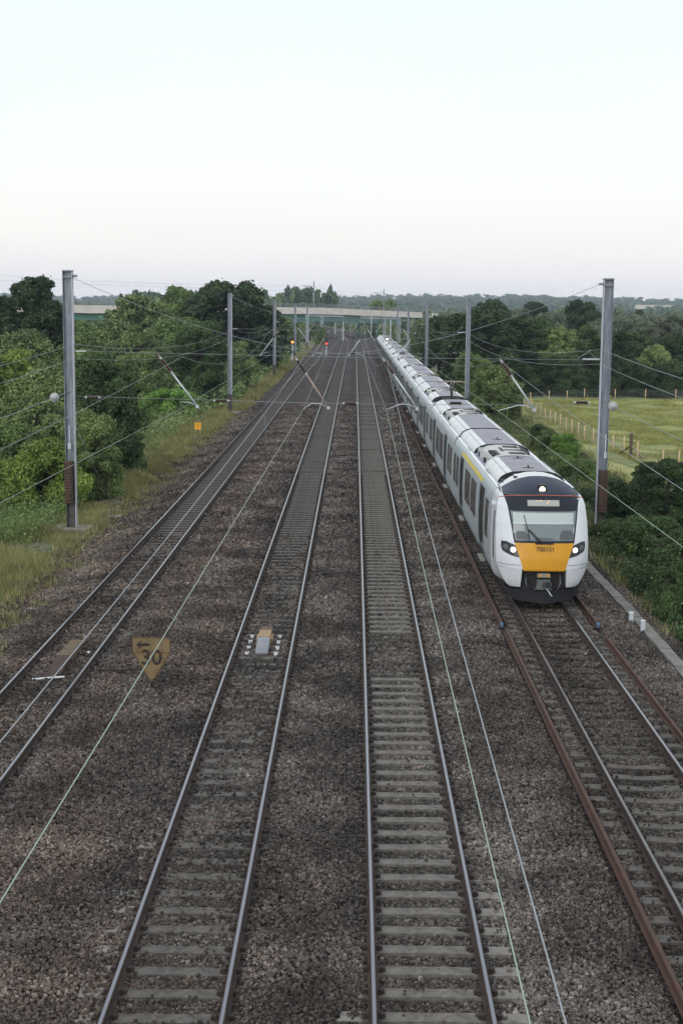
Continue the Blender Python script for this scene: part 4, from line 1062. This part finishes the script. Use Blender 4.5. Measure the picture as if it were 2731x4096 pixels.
for s, lab in ((2.63, 'left end frame of the flyover handrail'), (3.92, '')):
    x, y, z = br_at(s); d, n = br_n(s); q = MB().use('parapet_steel')
    for a in (0, 2.2): q.bar((x+d.x*a, y+d.y*a, z+HF), (x+d.x*a, y+d.y*a, z+HF+1.9), .09)
    q.bar((x, y, z+HF+1.9), (x+d.x*2.2, y+d.y*2.2, z+HF+1.9), .08); q.build('sign_frame', fly)
for k, (s, zt, lab) in enumerate(((2.14, 16.9, 'second bridge mast from the left'), (1.13, 17.6, 'mast on the flyover seen beside the top of the nearest left mast'), (2.967, 16.8, 'tallest looking mast on the flyover, above the main line'), (3.68, 15.4, 'mast on the flyover right of its crown'), (4.19, 13.9, 'rightmost mast on the flyover against the far hills'))):
    if k == 0: continue
    x, y, z = br_at(s); d, n = br_n(s); x += n.x*.9; y += n.y*.9
    m_ = empty('catenary_mast', (x, y, z+HF-1.3), lab, 'mast', 'masts standing on the flyover')
    q = MB().use('galvanised'); q.bar((x, y, z+.3), (x, y, zt), .32, .3); q.build('column', m_)
    q = MB().use('galvanised'); e_ = Vector((-3.4, 0, 0)); top = Vector((x, y, zt-1.2)); q.tube([top, top+Vector((-3.3, 0, -.1))], .06, 5); q.tube([top+Vector((0, 0, -1.5)), top+Vector((-3.5, 0, .05))], .07, 5); q.tube([top+Vector((-1.8, 0, -.8)), top+Vector((-2.6, 0, -1.1)), top+Vector((-2.0, 0, -1.25))], .04, 5); q.build('cantilever', m_)
for dz, lab in ((-1.4, 'upper overhead wire above the flyover'), (-2.9, 'lower overhead wire above the flyover')):
    pts = []
    hold = [(.2, 17.9), (1.13, 17.6), (2.967, 16.8), (3.68, 15.4), (4.19, 13.9), (5.2, 10.5)]
    for (a, za), (b, zb_) in zip(hold[:-1], hold[1:]):
        for k in range(8):
            u = k/8; s = a+(b-a)*u; x, y, z = br_at(s); d, n = br_n(s); pts.append((x+n.x*2, y+n.y*2, za+(zb_-za)*u + dz - (.9 if dz > -2 else .2)*4*u*(1-u)))
    tag(MB().use('wire_grey').tube(pts, .022, 4).build('overhead_wire'), lab, 'wire', 'wires above the flyover')

# ------------------------------------------------------------------ lattice gantries before the flyover, masts beyond it
def lattice(mb, a, b, w, h, n):
    a, b = Vector(a), Vector(b); d = (b-a); u = Vector((0, 1, 0)); v = d.normalized().cross(u)
    cs = [u*sx_*w/2 + v*sz_*h/2 for sx_, sz_ in ((-1, -1), (1, -1), (1, 1), (-1, 1))]
    for c in cs: mb.bar(a+c, b+c, .09)
    for k in range(n):
        p0, p1 = a+d*(k/n), a+d*((k+1)/n)
        for i in range(4):
            c0, c1 = cs[i], cs[(i+1) % 4]
            if k % 2: c0, c1 = c1, c0
            mb.bar(p0+c0, p1+c1, .06)
    return mb
def gantry(x0, x1, y, z0, z1, h, label, legs):
    g = empty('lattice_gantry', (x0, y, -.5), label, 'gantry', 'steel lattice gantries near the flyover')
    lattice(MB().use('galv_bright'), (x0, y, z0), (x1, y, z1), .7, h, 14).build('beam', g)
    for x in legs:
        zz = z0 + (z1-z0)*(x-x0)/(x1-x0) - h/2; lattice(MB().use('galv_bright'), (x, y, -.6), (x, y, zz + (h if x in (x0, x1) else 0)), .7, .6, 9).build('leg', g)
    return g
gantry(-13.2, -3.2, 395, 7.15, 6.95, .65, 'left lattice gantry standing just before the flyover', (-13.2, -9.2))
gantry(1.6, 12.3, 400, 6.6, 6.45, .7, 'right lattice gantry standing just before the flyover', (8.3, 12.3))
for x, y, zt, lab in ((-7.0, 505, 6.0, 'slim grey mast seen under the left half of the flyover'), (-1.5, 470, 6.3, 'slim grey mast under the middle of the flyover'), (5.2, 455, 6.6, 'pair mast beneath the flyover near its right pier'),
                      (-16.5, 520, 5.2, 'short pale mast beneath the left end of the flyover opening'), (9.6, 385, 6.0, 'grey mast just left of the right gantry leg'), (-3.3, 398, 5.4, 'thin mast hanging below the end of the left gantry')):
    m_ = empty('catenary_mast', (x, y, -.5), lab, 'mast', 'small masts around the flyover')
    MB().use('galv_bright').bar((x, y, -.6), (x, y, zt), .28, .28).build('column', m_)
    MB().use('galvanised').tube([(x, y, zt-.6), (x-2.2, y, zt-.9)], .05, 5).build('arm', m_)

# ------------------------------------------------------------------ plants
def crown(seed, n_leaf, leaf, lobes, A=1.0, base=0.0):
    """leaf sheets spread over many overlapping clumps; radius 1, height A"""
    r = np.random.default_rng(seed)
    C_ = []
    for i in range(lobes):
        a = r.uniform(0, 2*np.pi); t = (i + r.random())/lobes; t = t**.85
        prof = np.sqrt(max(.04, 1-(abs(t-.40)/.66)**2.3))
        rr = prof*np.sqrt(r.uniform(.08, 1))*r.uniform(.70, 1.0)
        C_.append((rr*np.cos(a), rr*np.sin(a), A*(base + (1-base)*(.03 + .87*t)), r.uniform(.10, .32)*(1.12-.40*t)))
    C_ = np.array(C_)
    w = C_[:, 3]**2; k = r.choice(lobes, n_leaf, p=w/w.sum())
    d = r.standard_normal((n_leaf, 3)); d /= np.linalg.norm(d, axis=1, keepdims=True); d[:, 2] = np.abs(d[:, 2])*np.where(r.random(n_leaf) < .70, 1, -1)
    rad = C_[k, 3]*(.50 + .5*r.random(n_leaf)**.5 + .5*(r.random(n_leaf) < .16)*r.random(n_leaf)**1.5)
    P = C_[k, :3] + d*rad[:, None]*np.array([1, 1, .85])
    P[:, 2] = np.clip(P[:, 2], base*.6, A*1.0)
    nrm = d + .75*r.standard_normal((n_leaf, 3)) + np.array([0, 0, .35]); nrm /= np.linalg.norm(nrm, axis=1, keepdims=True)
    ref = r.standard_normal((n_leaf, 3)); u = np.cross(nrm, ref); u /= np.linalg.norm(u, axis=1, keepdims=True); v = np.cross(nrm, u)
    s = leaf*(.5 + 1.0*r.random(n_leaf))[:, None]
    u *= s; v *= s*.68
    bend = nrm*s*.25
    V = np.stack([P - u, P - v*(.8+.4*r.random((n_leaf, 1))) + bend, P + u, P + v*(.8+.4*r.random((n_leaf, 1))) + bend], 1)
    return V.reshape(-1, 3)
def quad_faces(n): return (np.arange(n)*4)[:, None] + np.arange(4)[None]
AB = [.6, 1.0, 1.5, 2.1, 2.8, 3.6, 4.8, 8.0]
proto = {}
def get_crown(v, m, A):
    Ab = min(AB, key=lambda q: abs(math.log(q/A)))
    if (v, Ab) not in proto:
        i = int(v[-1]); fine = v.startswith('fine'); f = .45 + .55*Ab
        V = crown((100 if fine else 200)+i, int((24000 if fine else 15000)*f), .030 if fine else .042, int((44+8*i)*(.5+.6*Ab)), Ab, 0 if fine else .14)
        me_o = np_mesh('crown', V, quad_faces(len(V)//4), 'leaf_' + m); proto[(v, Ab)] = me_o.data; return me_o, Ab
    return link('crown', proto[(v, Ab)]), Ab
def trunk_mb(h, r, seed):
    rr = random.Random(seed); q = MB().use('trunk')
    lean = rr.uniform(-.06, .06)
    q.tube([(0, 0, -.3), (lean*h*.2, 0, h*.25), (lean*h*.5, lean*h*.2, h*.5), (lean*h, 0, h*.8)], [r*.09+.05, r*.07+.04, r*.05+.03, .02], 8)
    for k in range(7):
        a = rr.uniform(0, 6.28); z = h*rr.uniform(.2, .6); q.tube([(lean*z, 0, z), (math.cos(a)*r*.4, math.sin(a)*r*.4, z+h*.12), (math.cos(a)*r*.7, math.sin(a)*r*.7, z+h*.24)], [r*.035+.02, r*.025+.015, .012], 5)
    return q
PLANTS = [
('bush',-14.6,66.0,-0.84,1.73,3.56,'lime','fine0','bright yellow-green bush left of the nearest left mast'),
('bush',-13.7,78.0,-0.75,1.92,7.31,'dark','fine1','tall dark glossy bush right behind the nearest left mast'),
('bush',-17.8,72.0,-1.08,1.78,4.22,'mid','fine2','mid green bush cut by the left edge of the photo'),
('bush',-20.1,86.0,-1.14,2.52,4.64,'olive','fine0','wide olive bush behind the bright yellow-green one'),
('bush',-12.9,69.0,-0.64,1.32,4.70,'olive','fine1','low olive bush at the foot of the tall dark bush'),
('bush',-13.7,84.0,-0.75,1.09,2.37,'dark','fine2','small dark bush at the grass edge below the tall dark bush'),
('bush',-22.4,105.0,-1.17,3.56,5.78,'olive','fine2','broad olive thicket above the bright bush, left of the mast'),
('bush',-27.5,112.0,-1.26,2.76,6.74,'lime','fine1','yellowish thicket at the left edge, higher than the mid green bush'),
('bush',-31.9,138.0,-1.30,4.25,7.83,'olive','fine0','dull olive thicket under the big lone tree at far left'),
('bush',-26.5,142.0,-1.24,3.72,7.55,'mid','fine1','mid green thicket seen just right of the nearest left mast top half'),
('bush',-19.9,134.0,-1.13,2.40,6.08,'olive','fine2','light olive bush left of the slanted insulator strut'),
('bush',-16.6,127.0,-0.99,2.27,2.59,'bright','fine0','low bright green bush above the grass verge'),
('bush',-14.6,136.0,-0.84,2.43,8.81,'dark','fine1','tall dark bush left of the second left mast'),
('bush',-27.6,170.0,-1.26,4.45,8.50,'olive','fine0','olive bush filling the hollow below the rounded light tree'),
('bush',-23.1,182.0,-1.18,4.49,9.09,'mid','fine2','mid green bush in front of the dense dark tree'),
('bush',-12.0,160.0,-0.50,2.37,6.03,'olive','fine1','olive bush right of the second left mast'),
('tree',-17.5,205.0,-1.07,5.56,14.01,'dark','coarse0','biggest dark dense tree on the left of the line'),
('tree',-26.6,215.0,-1.24,2.98,13.79,'mid','coarse1','mid green tree top beside the biggest dark tree'),
('tree',-28.4,190.0,-1.27,4.39,11.86,'olive','coarse2','rounded light olive tree in front of the flyover'),
('tree',-33.5,150.0,-1.30,2.87,13.76,'dark','coarse1','lone broadleaf tree with gaps in its crown, left of nearest mast'),
('tree',-41.3,165.0,-1.30,1.63,12.19,'dark','coarse0','dark tree cut off by the left edge beside the lone tree'),
('bush',-33.2,172.0,-1.30,2.92,8.84,'mid','fine0','dark green bush under the flyover wall behind the mast'),
('bush',-40.8,185.0,-1.30,3.99,8.30,'dark','fine2','dark bush below the lone broadleaf tree'),
('bush',-11.8,214.0,-0.48,2.37,6.69,'olive','fine0','olive bush beside the third left mast'),
('tree',-13.6,236.0,-0.74,3.06,10.31,'dark','coarse2','dark tree behind the third left mast'),
('tree',-12.2,262.0,-0.49,2.91,8.67,'mid','coarse1','green tree at the left end of the flyover opening'),
('bush',-11.4,235.0,-0.50,1.88,5.05,'mid','fine1','green bush behind the signal with the orange light'),
('bush',-10.4,300.0,-0.54,2.22,6.29,'olive','fine2','small bush under the left lattice gantry'),
('bush',-9.1,372.0,-0.65,1.83,5.02,'mid','fine0','farthest left bush close to the flyover'),
('poplar',-68.9,420.0,-1.30,1.17,15.20,'dark','coarse0','thin poplar spire on the skyline left of the olive tree'),
('poplar',-68.7,430.0,-1.30,1.06,14.95,'dark','coarse1','second shorter poplar spire right of the first'),
('tree',12.1,168.0,-0.79,3.73,10.40,'dark','coarse1','dense dark tree behind the second right mast'),
('bush',11.8,131.0,-0.90,2.42,4.84,'olive','fine0','rounded olive bush between train and field corner'),
('bush',11.3,150.0,-0.80,1.85,5.62,'mid','fine1','green bush between the dense dark tree and the rounded olive bush'),
('tree',11.2,216.0,-0.78,2.26,9.28,'dark','coarse2','dark tree right of the third right mast'),
('tree',11.4,262.0,-0.83,2.10,8.28,'mid','coarse0','green tree at the right end of the flyover opening'),
('tree',19.4,182.0,-1.60,3.25,10.79,'dark','coarse0','tall dark tree at the left end of the field hedge'),
('tree',23.2,184.0,-1.60,2.72,9.94,'mid','coarse1','second tree of the field hedge from its left end'),
('tree',26.1,182.0,-1.60,2.47,8.77,'olive','coarse2','olive tree of the field hedge, left of the nearest right mast'),
('tree',29.4,183.0,-1.60,2.48,8.96,'mid','coarse0','mid green tree of the field hedge, left beside the nearest right mast'),
('tree',32.8,183.0,-1.60,2.48,8.38,'dark','coarse1','dark tree of the field hedge just right of the nearest right mast'),
('tree',35.8,184.0,-1.60,2.38,8.12,'mid','coarse2','mid green tree of the field hedge, left of the yellow-green one'),
('tree',37.4,178.0,-1.60,1.87,6.60,'olive','coarse0','small yellow-green tree in the field hedge near the right edge'),
('tree',41.1,183.0,-1.60,2.59,7.79,'dark','coarse2','dark tree of the field hedge at the right edge'),
('bush',17.7,176.0,-1.60,2.39,5.49,'dark','fine2','dark bush at the left foot of the field hedge'),
('bush',20.7,177.0,-1.60,2.29,4.14,'mid','fine0','bush at the foot of the tall dark hedge tree'),
('bush',23.7,177.0,-1.60,2.29,4.61,'dark','fine1','dark bush at the foot of the olive hedge tree'),
('bush',26.7,176.0,-1.60,2.28,5.21,'mid','fine2','green bush at the hedge foot just left of the nearest right mast'),
('bush',30.1,177.0,-1.60,2.29,5.53,'dark','fine0','dark bush hidden partly by the nearest right mast'),
('bush',33.5,177.0,-1.60,2.29,4.70,'dark','fine1','dark bush at the hedge foot right of the mast'),
('bush',36.5,176.0,-1.60,2.28,4.23,'dark','fine2','low dark bush under the yellow-green hedge tree'),
('bush',40.0,177.0,-1.60,2.29,4.77,'mid','fine0','green bush at the hedge foot by the right edge'),
('tree',25.1,262.0,-1.60,3.55,12.82,'dark','coarse2','tall dark tree with a flat top above the field hedge'),
('tree',38.3,305.0,-1.60,3.01,12.92,'dark','coarse0','dark skyline tree in the middle behind the field hedge'),
('tree',42.1,265.0,-1.60,3.43,13.08,'dark','coarse1','dark skyline tree left of the nearest right mast top'),
('willow',27.6,245.0,-1.60,3.02,11.22,'willow','coarse1','pale willow between two tall dark skyline trees'),
('willow',34.0,250.0,-1.60,3.24,10.24,'willow','coarse2','pale willow left of the dark skyline tree by the mast'),
('willow',44.3,300.0,-1.60,2.77,10.96,'willow','coarse0','small pale willow far behind the field hedge'),
('willow',42.6,245.0,-1.60,3.02,9.74,'willow','coarse0','pale willow just right of the nearest right mast'),
('willow',50.2,270.0,-1.60,2.83,9.86,'willow','coarse2','pale willow second from the nearest right mast'),
('willow',49.5,250.0,-1.60,2.93,9.94,'willow','coarse1','pale willow third from the nearest right mast'),
('willow',58.0,275.0,-1.60,3.05,10.09,'willow','coarse0','pale willow fourth from the nearest right mast'),
('willow',57.2,255.0,-1.60,2.99,10.45,'willow','coarse2','pale willow at the right edge of the photo'),
('willow',23.4,280.0,-1.60,2.93,11.26,'willow','coarse2','pale willow left of the tall flat-topped tree'),
('tree',83.3,420.0,-1.60,1.68,11.87,'dark','coarse1','small round dark tree standing alone before the stubble field'),
('tree',10.4,530.0,-0.65,4.90,14.23,'olive','coarse0','light green tree rising behind the flyover parapet'),
('bush',13.0,99.0,-1.11,0.73,2.20,'dark','fine1','small dark bush at the left end of the slope scrub'),
('bush',13.6,98.0,-1.22,0.97,1.94,'olive','fine0','olive bush between a dark and a bright bush on the slope'),
('bush',14.4,96.0,-1.34,0.83,1.99,'bright','fine2','small bright green bush at the edge of the mown strip'),
('bush',15.1,72.0,-1.41,0.84,2.79,'dark','fine1','upright dark bush in front of the wire fence'),
('bush',18.3,78.0,-1.60,0.63,2.48,'dark','fine0','dark bush cut by the right edge near the fence'),
('bush',13.1,82.0,-1.14,1.14,1.42,'mid','fine2','low scrub on the slope left of the nearest right mast'),
('bush',13.0,92.0,-1.12,1.19,0.77,'mid','fine0','low scrub on the slope behind the train roof'),
('bush',13.1,108.0,-1.13,1.20,0.50,'olive','fine1','low dry scrub beside the train below the fence'),
('bush',13.1,72.0,-1.14,1.11,1.30,'mid','fine0','low bramble right of the nearest right mast'),
('bush',11.6,70.0,-0.86,0.82,0.87,'dark','fine1','dark bramble at the foot of the nearest right mast'),
('bush',12.3,62.0,-0.99,1.26,1.55,'dark','fine2','wide dark bramble on the slope behind the cab'),
('bush',13.0,58.0,-1.12,1.04,2.68,'dark','fine0','dark bramble on the slope at the right edge'),
('bush',10.5,57.0,-0.66,0.79,0.71,'mid','fine1','low green bramble closest to the cab'),
('bush',11.4,54.0,-0.82,0.97,1.18,'mid','fine2','mid green bramble below the wide dark one'),
('bush',11.3,49.0,-0.81,0.88,1.34,'olive','fine0','olive bramble with pale leaves near the right edge'),
('bush',9.9,43.0,-0.57,0.69,1.23,'olive','fine1','lowest bramble beside the cable trough at the right edge'),
('bush',10.2,47.0,-0.61,0.61,0.51,'dark','fine2','low dark bramble behind the two short white posts'),
]
GROUPS = {'bush': 'bushes beside the railway', 'tree': 'broadleaf trees along the line and meadow', 'willow': 'pale willows behind the field hedge', 'poplar': 'poplars on the skyline'}
CATS = {'bush': 'bush', 'tree': 'tree', 'willow': 'tree', 'poplar': 'tree'}
NAMES = {'bush': 'bush', 'tree': 'broadleaf_tree', 'willow': 'willow_tree', 'poplar': 'poplar_tree'}
for i, (kind, x, y, z, r, h, m, v, lab) in enumerate(PLANTS):
    e_ = empty(NAMES[kind], (x, y, z), lab, CATS[kind], GROUPS[kind])
    e_.rotation_euler = (0, 0, random.uniform(0, 6.28))
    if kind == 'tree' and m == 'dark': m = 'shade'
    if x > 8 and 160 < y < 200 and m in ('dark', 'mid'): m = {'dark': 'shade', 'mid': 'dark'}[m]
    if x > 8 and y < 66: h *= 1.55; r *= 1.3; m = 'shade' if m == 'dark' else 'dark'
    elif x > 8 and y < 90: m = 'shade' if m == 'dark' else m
    wide = {'poplar': 1, 'bush': 1.2}.get(kind, 1.32); r *= wide
    if x < 0 and y < 330: x = min(x, -11.5 - r*.85)
    if x > 0 and 60 < y < 330: x = max(x, 10.3 + r*.85)
    elif x > 0 and y <= 60: x = max(x, 9.4 + r*.8)
    e_.location.x = x; e_.location.z = z = float(terrain_z(np.array(x), np.array(y)))
    c, Ab = get_crown(v, m, h/r); c.parent = e_
    sl = c.material_slots[0]; sl.link = 'OBJECT'; sl.material = M['leaf_' + m]
    c.scale = (r, r*random.uniform(.95, 1.15), h/Ab)
    tb = trunk_mb(h, r, i); t_ = tb.build('trunk', e_, shift=(0, 0, 0))

# low undergrowth, verge grass and meadow grass: uncountable
def scatter_leaves(name, pts, size, m, h):
    n = len(pts); r = rng
    P = pts.copy(); P[:, 2] += h*r.random(n)**1.3
    nrm = r.standard_normal((n, 3)) + np.array([0, 0, .9]); nrm /= np.linalg.norm(nrm, axis=1, keepdims=True)
    ref = r.standard_normal((n, 3)); u = np.cross(nrm, ref); u /= np.linalg.norm(u, axis=1, keepdims=True); v = np.cross(nrm, u)
    s = (size*(.5 + r.random(n)))[:, None]
    V = np.stack([P-u*s, P-v*s*.6, P+u*s, P+v*s*.6], 1).reshape(-1, 3)
    o = np_mesh(name, V, quad_faces(n), m); o['kind'] = 'stuff'; return o
def region(n, xf, y0, y1, pw=1.0):
    y = y0 + (y1-y0)*rng.random(n)**pw; a, b = xf(y); x = a + (b-a)*rng.random(n)
    return np.stack([x, y, far_z(x, y)], 1)
def clump(p, sc, thr):
    q = np.sin(p[:, 0]*sc*1.3 + 1.7*np.sin(p[:, 1]*sc*.7)) * np.sin(p[:, 1]*sc*.9 + 1.3*np.sin(p[:, 0]*sc)) + .5*np.sin(p[:, 0]*sc*2.9 + p[:, 1]*sc*2.3)
    return p[q > thr], q[q > thr]
# right slope
p = region(110000, lambda y: (np.full_like(y, 9.3), np.minimum(16.2, .25*y+1.5)), 36, 130, 1.2); p, q = clump(p, .8, -.35)
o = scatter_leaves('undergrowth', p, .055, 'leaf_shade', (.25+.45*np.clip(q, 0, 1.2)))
p = region(42000, lambda y: (np.full_like(y, 9.3), np.minimum(16.5, .25*y+1.5)), 36, 170, 1.2); p, q = clump(p + np.array([7., 3., 0]), 1.1, -.1); p -= np.array([7., 3., 0])
o = scatter_leaves('undergrowth', p, .05, 'leaf_dark', .5)
p = region(16000, lambda y: (np.full_like(y, 8.9), np.full_like(y, 11.5)), 120, 300); o = scatter_leaves('undergrowth', p, .16, 'leaf_olive', .9)
# left bank below the bushes
p = region(70000, lambda y: (-.262*y - 2, np.full_like(y, -12.3)), 56, 110, 1.2); p = p[rng.random(len(p)) < np.clip((-p[:, 0]-12.0)/1.8, .03, 1)]
o = scatter_leaves('undergrowth', p, .05, 'leaf_mid', 1.0)
p = region(60000, lambda y: (-.262*y - 2, np.full_like(y, -12.3)), 100, 250, 1.2); p = p[rng.random(len(p)) < np.clip((-p[:, 0]-12.0)/1.8, .03, 1)]
o = scatter_leaves('undergrowth', p, .11, 'leaf_olive', 1.1)
p = region(30000, lambda y: (-.262*y - 2, np.full_like(y, -11.3)), 130, 330, 1.2); o = scatter_leaves('undergrowth', p, .2, 'leaf_mid', 1.6)
def blades(name, pts, h, w, m):
    n = len(pts); r = rng; a = r.uniform(0, np.pi*2, n); hh = h*(.5 + .9*r.random(n)); ww = w*(.6+.8*r.random(n))
    dx, dy = np.cos(a)*ww, np.sin(a)*ww; lean = r.normal(0, .35, (n, 2))*hh[:, None]
    b0 = pts - np.stack([dx, dy, 0*dx+.03], 1); b1 = pts + np.stack([dx, dy, 0*dx-.03], 1); tip = pts + np.stack([lean[:, 0], lean[:, 1], hh], 1)
    V = np.stack([b0, b1, tip], 1).reshape(-1, 3); F = np.arange(3*n).reshape(n, 3)
    o = np_mesh(name, V, F, m); o['kind'] = 'stuff'; return o
def verge(n, x0, x1, y0, y1, thr, sc):
    p = region(n, lambda y: (np.full_like(y, x0), np.full_like(y, x1)), y0, y1, 1.3); return clump(p, sc, thr)
p, q = verge(90000, -16.5, -10.2, 34, 75, -.7, .55); d = np.clip((-p[:, 0] - 10.0)/2.2, .08, 1); k_ = rng.random(len(p)) < d
blades('verge_grass', p[k_], .10 + .42*d[k_]*np.clip(q[k_]+.6, .2, 1.2), .014, 'grass_blade')
p, q = verge(60000, -15, -10.0, 75, 135, -.6, .5); d = np.clip((-p[:, 0] - 9.8)/1.6, .1, 1); k_ = rng.random(len(p)) < d
blades('verge_grass', p[k_], .12 + .4*d[k_]*np.clip(q[k_]+.6, .2, 1.2), .022, 'grass_blade')
p, q = verge(30000, -12.0, -9.7, 130, 330, -.5, .5); blades('verge_grass', p, .45, .05, 'grass_blade')
p = region(50000, lambda y: (np.full_like(y, 9.0), np.full_like(y, 17.5)), 40, 165, 1.1); p, q = clump(p, .7, -.5)
blades('slope_grass', p, .4, .02, 'grass_blade')
p = region(130000, lambda y: (18.3+.0*y + np.clip((110-y)*.12, -.5, 6), np.minimum(44, .25*y+2)), 74, 168, 1.0); p[:, 2] += .03; p, q = clump(p, .45, -.75)
blades('meadow_grass', p, .12 + .16*np.clip(q+.4, 0, 1.2), .024, 'meadow_blade')
p = region(26000, lambda y: (np.full_like(y, -11), np.full_like(y, -9.0)), 34, 130, 1.3); p[:, 2] = np.maximum(p[:, 2], ballast_z(p[:, 0], p[:, 1])); p, q = clump(p, .9, .25); k_ = rng.random(len(p)) < np.clip((-p[:, 0]-8.9)/1.6, 0, 1)**1.5
blades('edge_weeds', p[k_], .2, .018, 'grass_blade')
# small flowering weeds on the slope and bank
def weeds(name, xs, y0, y1, n, m, s, h):
    p = region(n, lambda y: (np.full_like(y, xs[0]), np.full_like(y, xs[1])), y0, y1); p[:, 2] += h; scatter_leaves(name, p, s, m, .3)
mat('petal_white', (.42, .42, .36), rough=.8); mat('petal_yellow', (.5, .42, .03), rough=.8); mat('petal_purple', (.22, .08, .25), rough=.8)
weeds('wild_flowers', (9.6, 12.5), 38, 75, 220, 'petal_white', .035, .5); weeds('wild_flowers', (10, 14), 45, 100, 90, 'petal_yellow', .035, .35); weeds('wild_flowers', (-17, -15.8), 60, 66, 40, 'petal_purple', .05, 1.6)
weeds('wild_flowers', (17, 40), 150, 167, 120, 'petal_yellow', .07, .4)

# far woods that read as one mass
def woods(name, spots, leaf, m, n_leaf=260):
    allV = []
    base_ = [crown(300+i, n_leaf, .13, 14, 1.0, .08) for i in range(4)]
    for i, (x, y, r, h) in enumerate(spots):
        V = base_[i % 4].copy(); a = rng.uniform(0, 6.28); c, s = math.cos(a), math.sin(a)
        X = V[:, 0]*c - V[:, 1]*s; Y = V[:, 0]*s + V[:, 1]*c
        z0 = float(terrain_z(np.array(x), np.array(min(y, 620)))) if y < 1400 else float(hill_z(np.array(x), np.array(y)))
        allV.append(np.stack([X*r + x, Y*r + y, V[:, 2]*h + z0 - .5], 1))
    V = np.concatenate(allV); o = np_mesh(name, V, quad_faces(len(V)//4), m); o['kind'] = 'stuff'; return o
def spots(n, y0, y1, xa, xb, h0, h1, r0, r1, avoid=None):
    L = []
    while len(L) < n:
        y = y0 + (y1-y0)*rng.random(); x = y*(xa + (xb-xa)*rng.random())
        if avoid and avoid(x, y): continue
        L.append((x, y, rng.uniform(r0, r1), rng.uniform(h0, h1)))
    return L
nearline = lambda x, y: abs(x - float(off_np(np.array(y))) + 1) < 15
woods('willow_woodland', spots(150, 290, 420, .07, .27, 7.5, 10.0, 3.0, 4.5), .13, 'leaf_willow', 420)
woods('woodland', spots(110, 420, 620, .05, .28, 7, 10.5, 4, 6, nearline), .13, 'leaf_willow')
woods('woodland', spots(60, 400, 640, -.27, -.1, 7, 11, 4, 6, nearline), .13, 'leaf_mid')
woods('woodland', spots(90, 470, 640, -.09, .07, 5, 8, 3, 5, nearline), .13, 'leaf_dark')
lineside = lambda x0, x1: [(x0 + (x1-x0)*rng.random() + float(off_np(np.array(yy))), yy, rng.uniform(1.6, 3), rng.uniform(3.5, 6.5)) for yy in 410 + 230*rng.random(60)]
woods('lineside_scrub', lineside(9.5, 16), .13, 'leaf_mid'); woods('lineside_scrub', lineside(-19, -11.5), .13, 'leaf_mid')
woods('far_woodland', spots(240, 640, 1300, -.28, .28, 8, 12, 6, 10), .13, 'leaf_dark')
woods('far_woodland', spots(70, 700, 1000, -.16, -.02, 13, 20, 8, 12), .13, 'leaf_dark')
woods('hill_woodland', spots(420, 1500, 3100, -.28, .28, 9, 15, 14, 26, lambda x, y: 360 < x < 640 and 1900 < y < 2600), .13, 'leaf_dark', 160)
woods('hill_woodland', spots(200, 2900, 3250, -.28, .28, 9, 16, 18, 30), .13, 'leaf_dark', 160)
# distant farm roofs on the right horizon
for x, y, lab in ((312, 1330, 'tiny white farm house among the distant willows on the right'),):
    f_ = empty('farm_house', (x, y, -2.6), lab, 'house')
    MB().use('white_paint').box((x-6, y, -3), (x+6, y+8, 5.5)).build('wall', f_)
    MB().use('rust_weight').add([(x-6.4, y-.3, 5.5), (x+6.4, y-.3, 5.5), (x+6.4, y+8.3, 5.5), (x-6.4, y+8.3, 5.5), (x-6.4, y+4, 9), (x+6.4, y+4, 9)], [(0, 1, 5, 4), (2, 3, 4, 5), (0, 4, 3), (1, 2, 5)]).build('roof', f_)

# ------------------------------------------------------------------ the evening air
hz = MB(); hz.m = ['galvanised']; hz.box((-1900, -60, -12), (1900, 4300, 75))
h_ = hz.build('haze', kind='stuff'); h_.data.materials.clear()
hm = bpy.data.materials.new('haze'); hm.use_nodes = True; M['haze'] = hm
hn = hm.node_tree.nodes; hn.remove(hn['Principled BSDF'])
pv = hn.new('ShaderNodeVolumePrincipled'); pv.inputs['Color'].default_value = (.72, .84, 1.0, 1); pv.inputs['Density'].default_value = .00014; pv.inputs['Anisotropy'].default_value = .1
hm.node_tree.links.new(pv.outputs[0], hn['Material Output'].inputs['Volume']); h_.data.materials.append(hm)
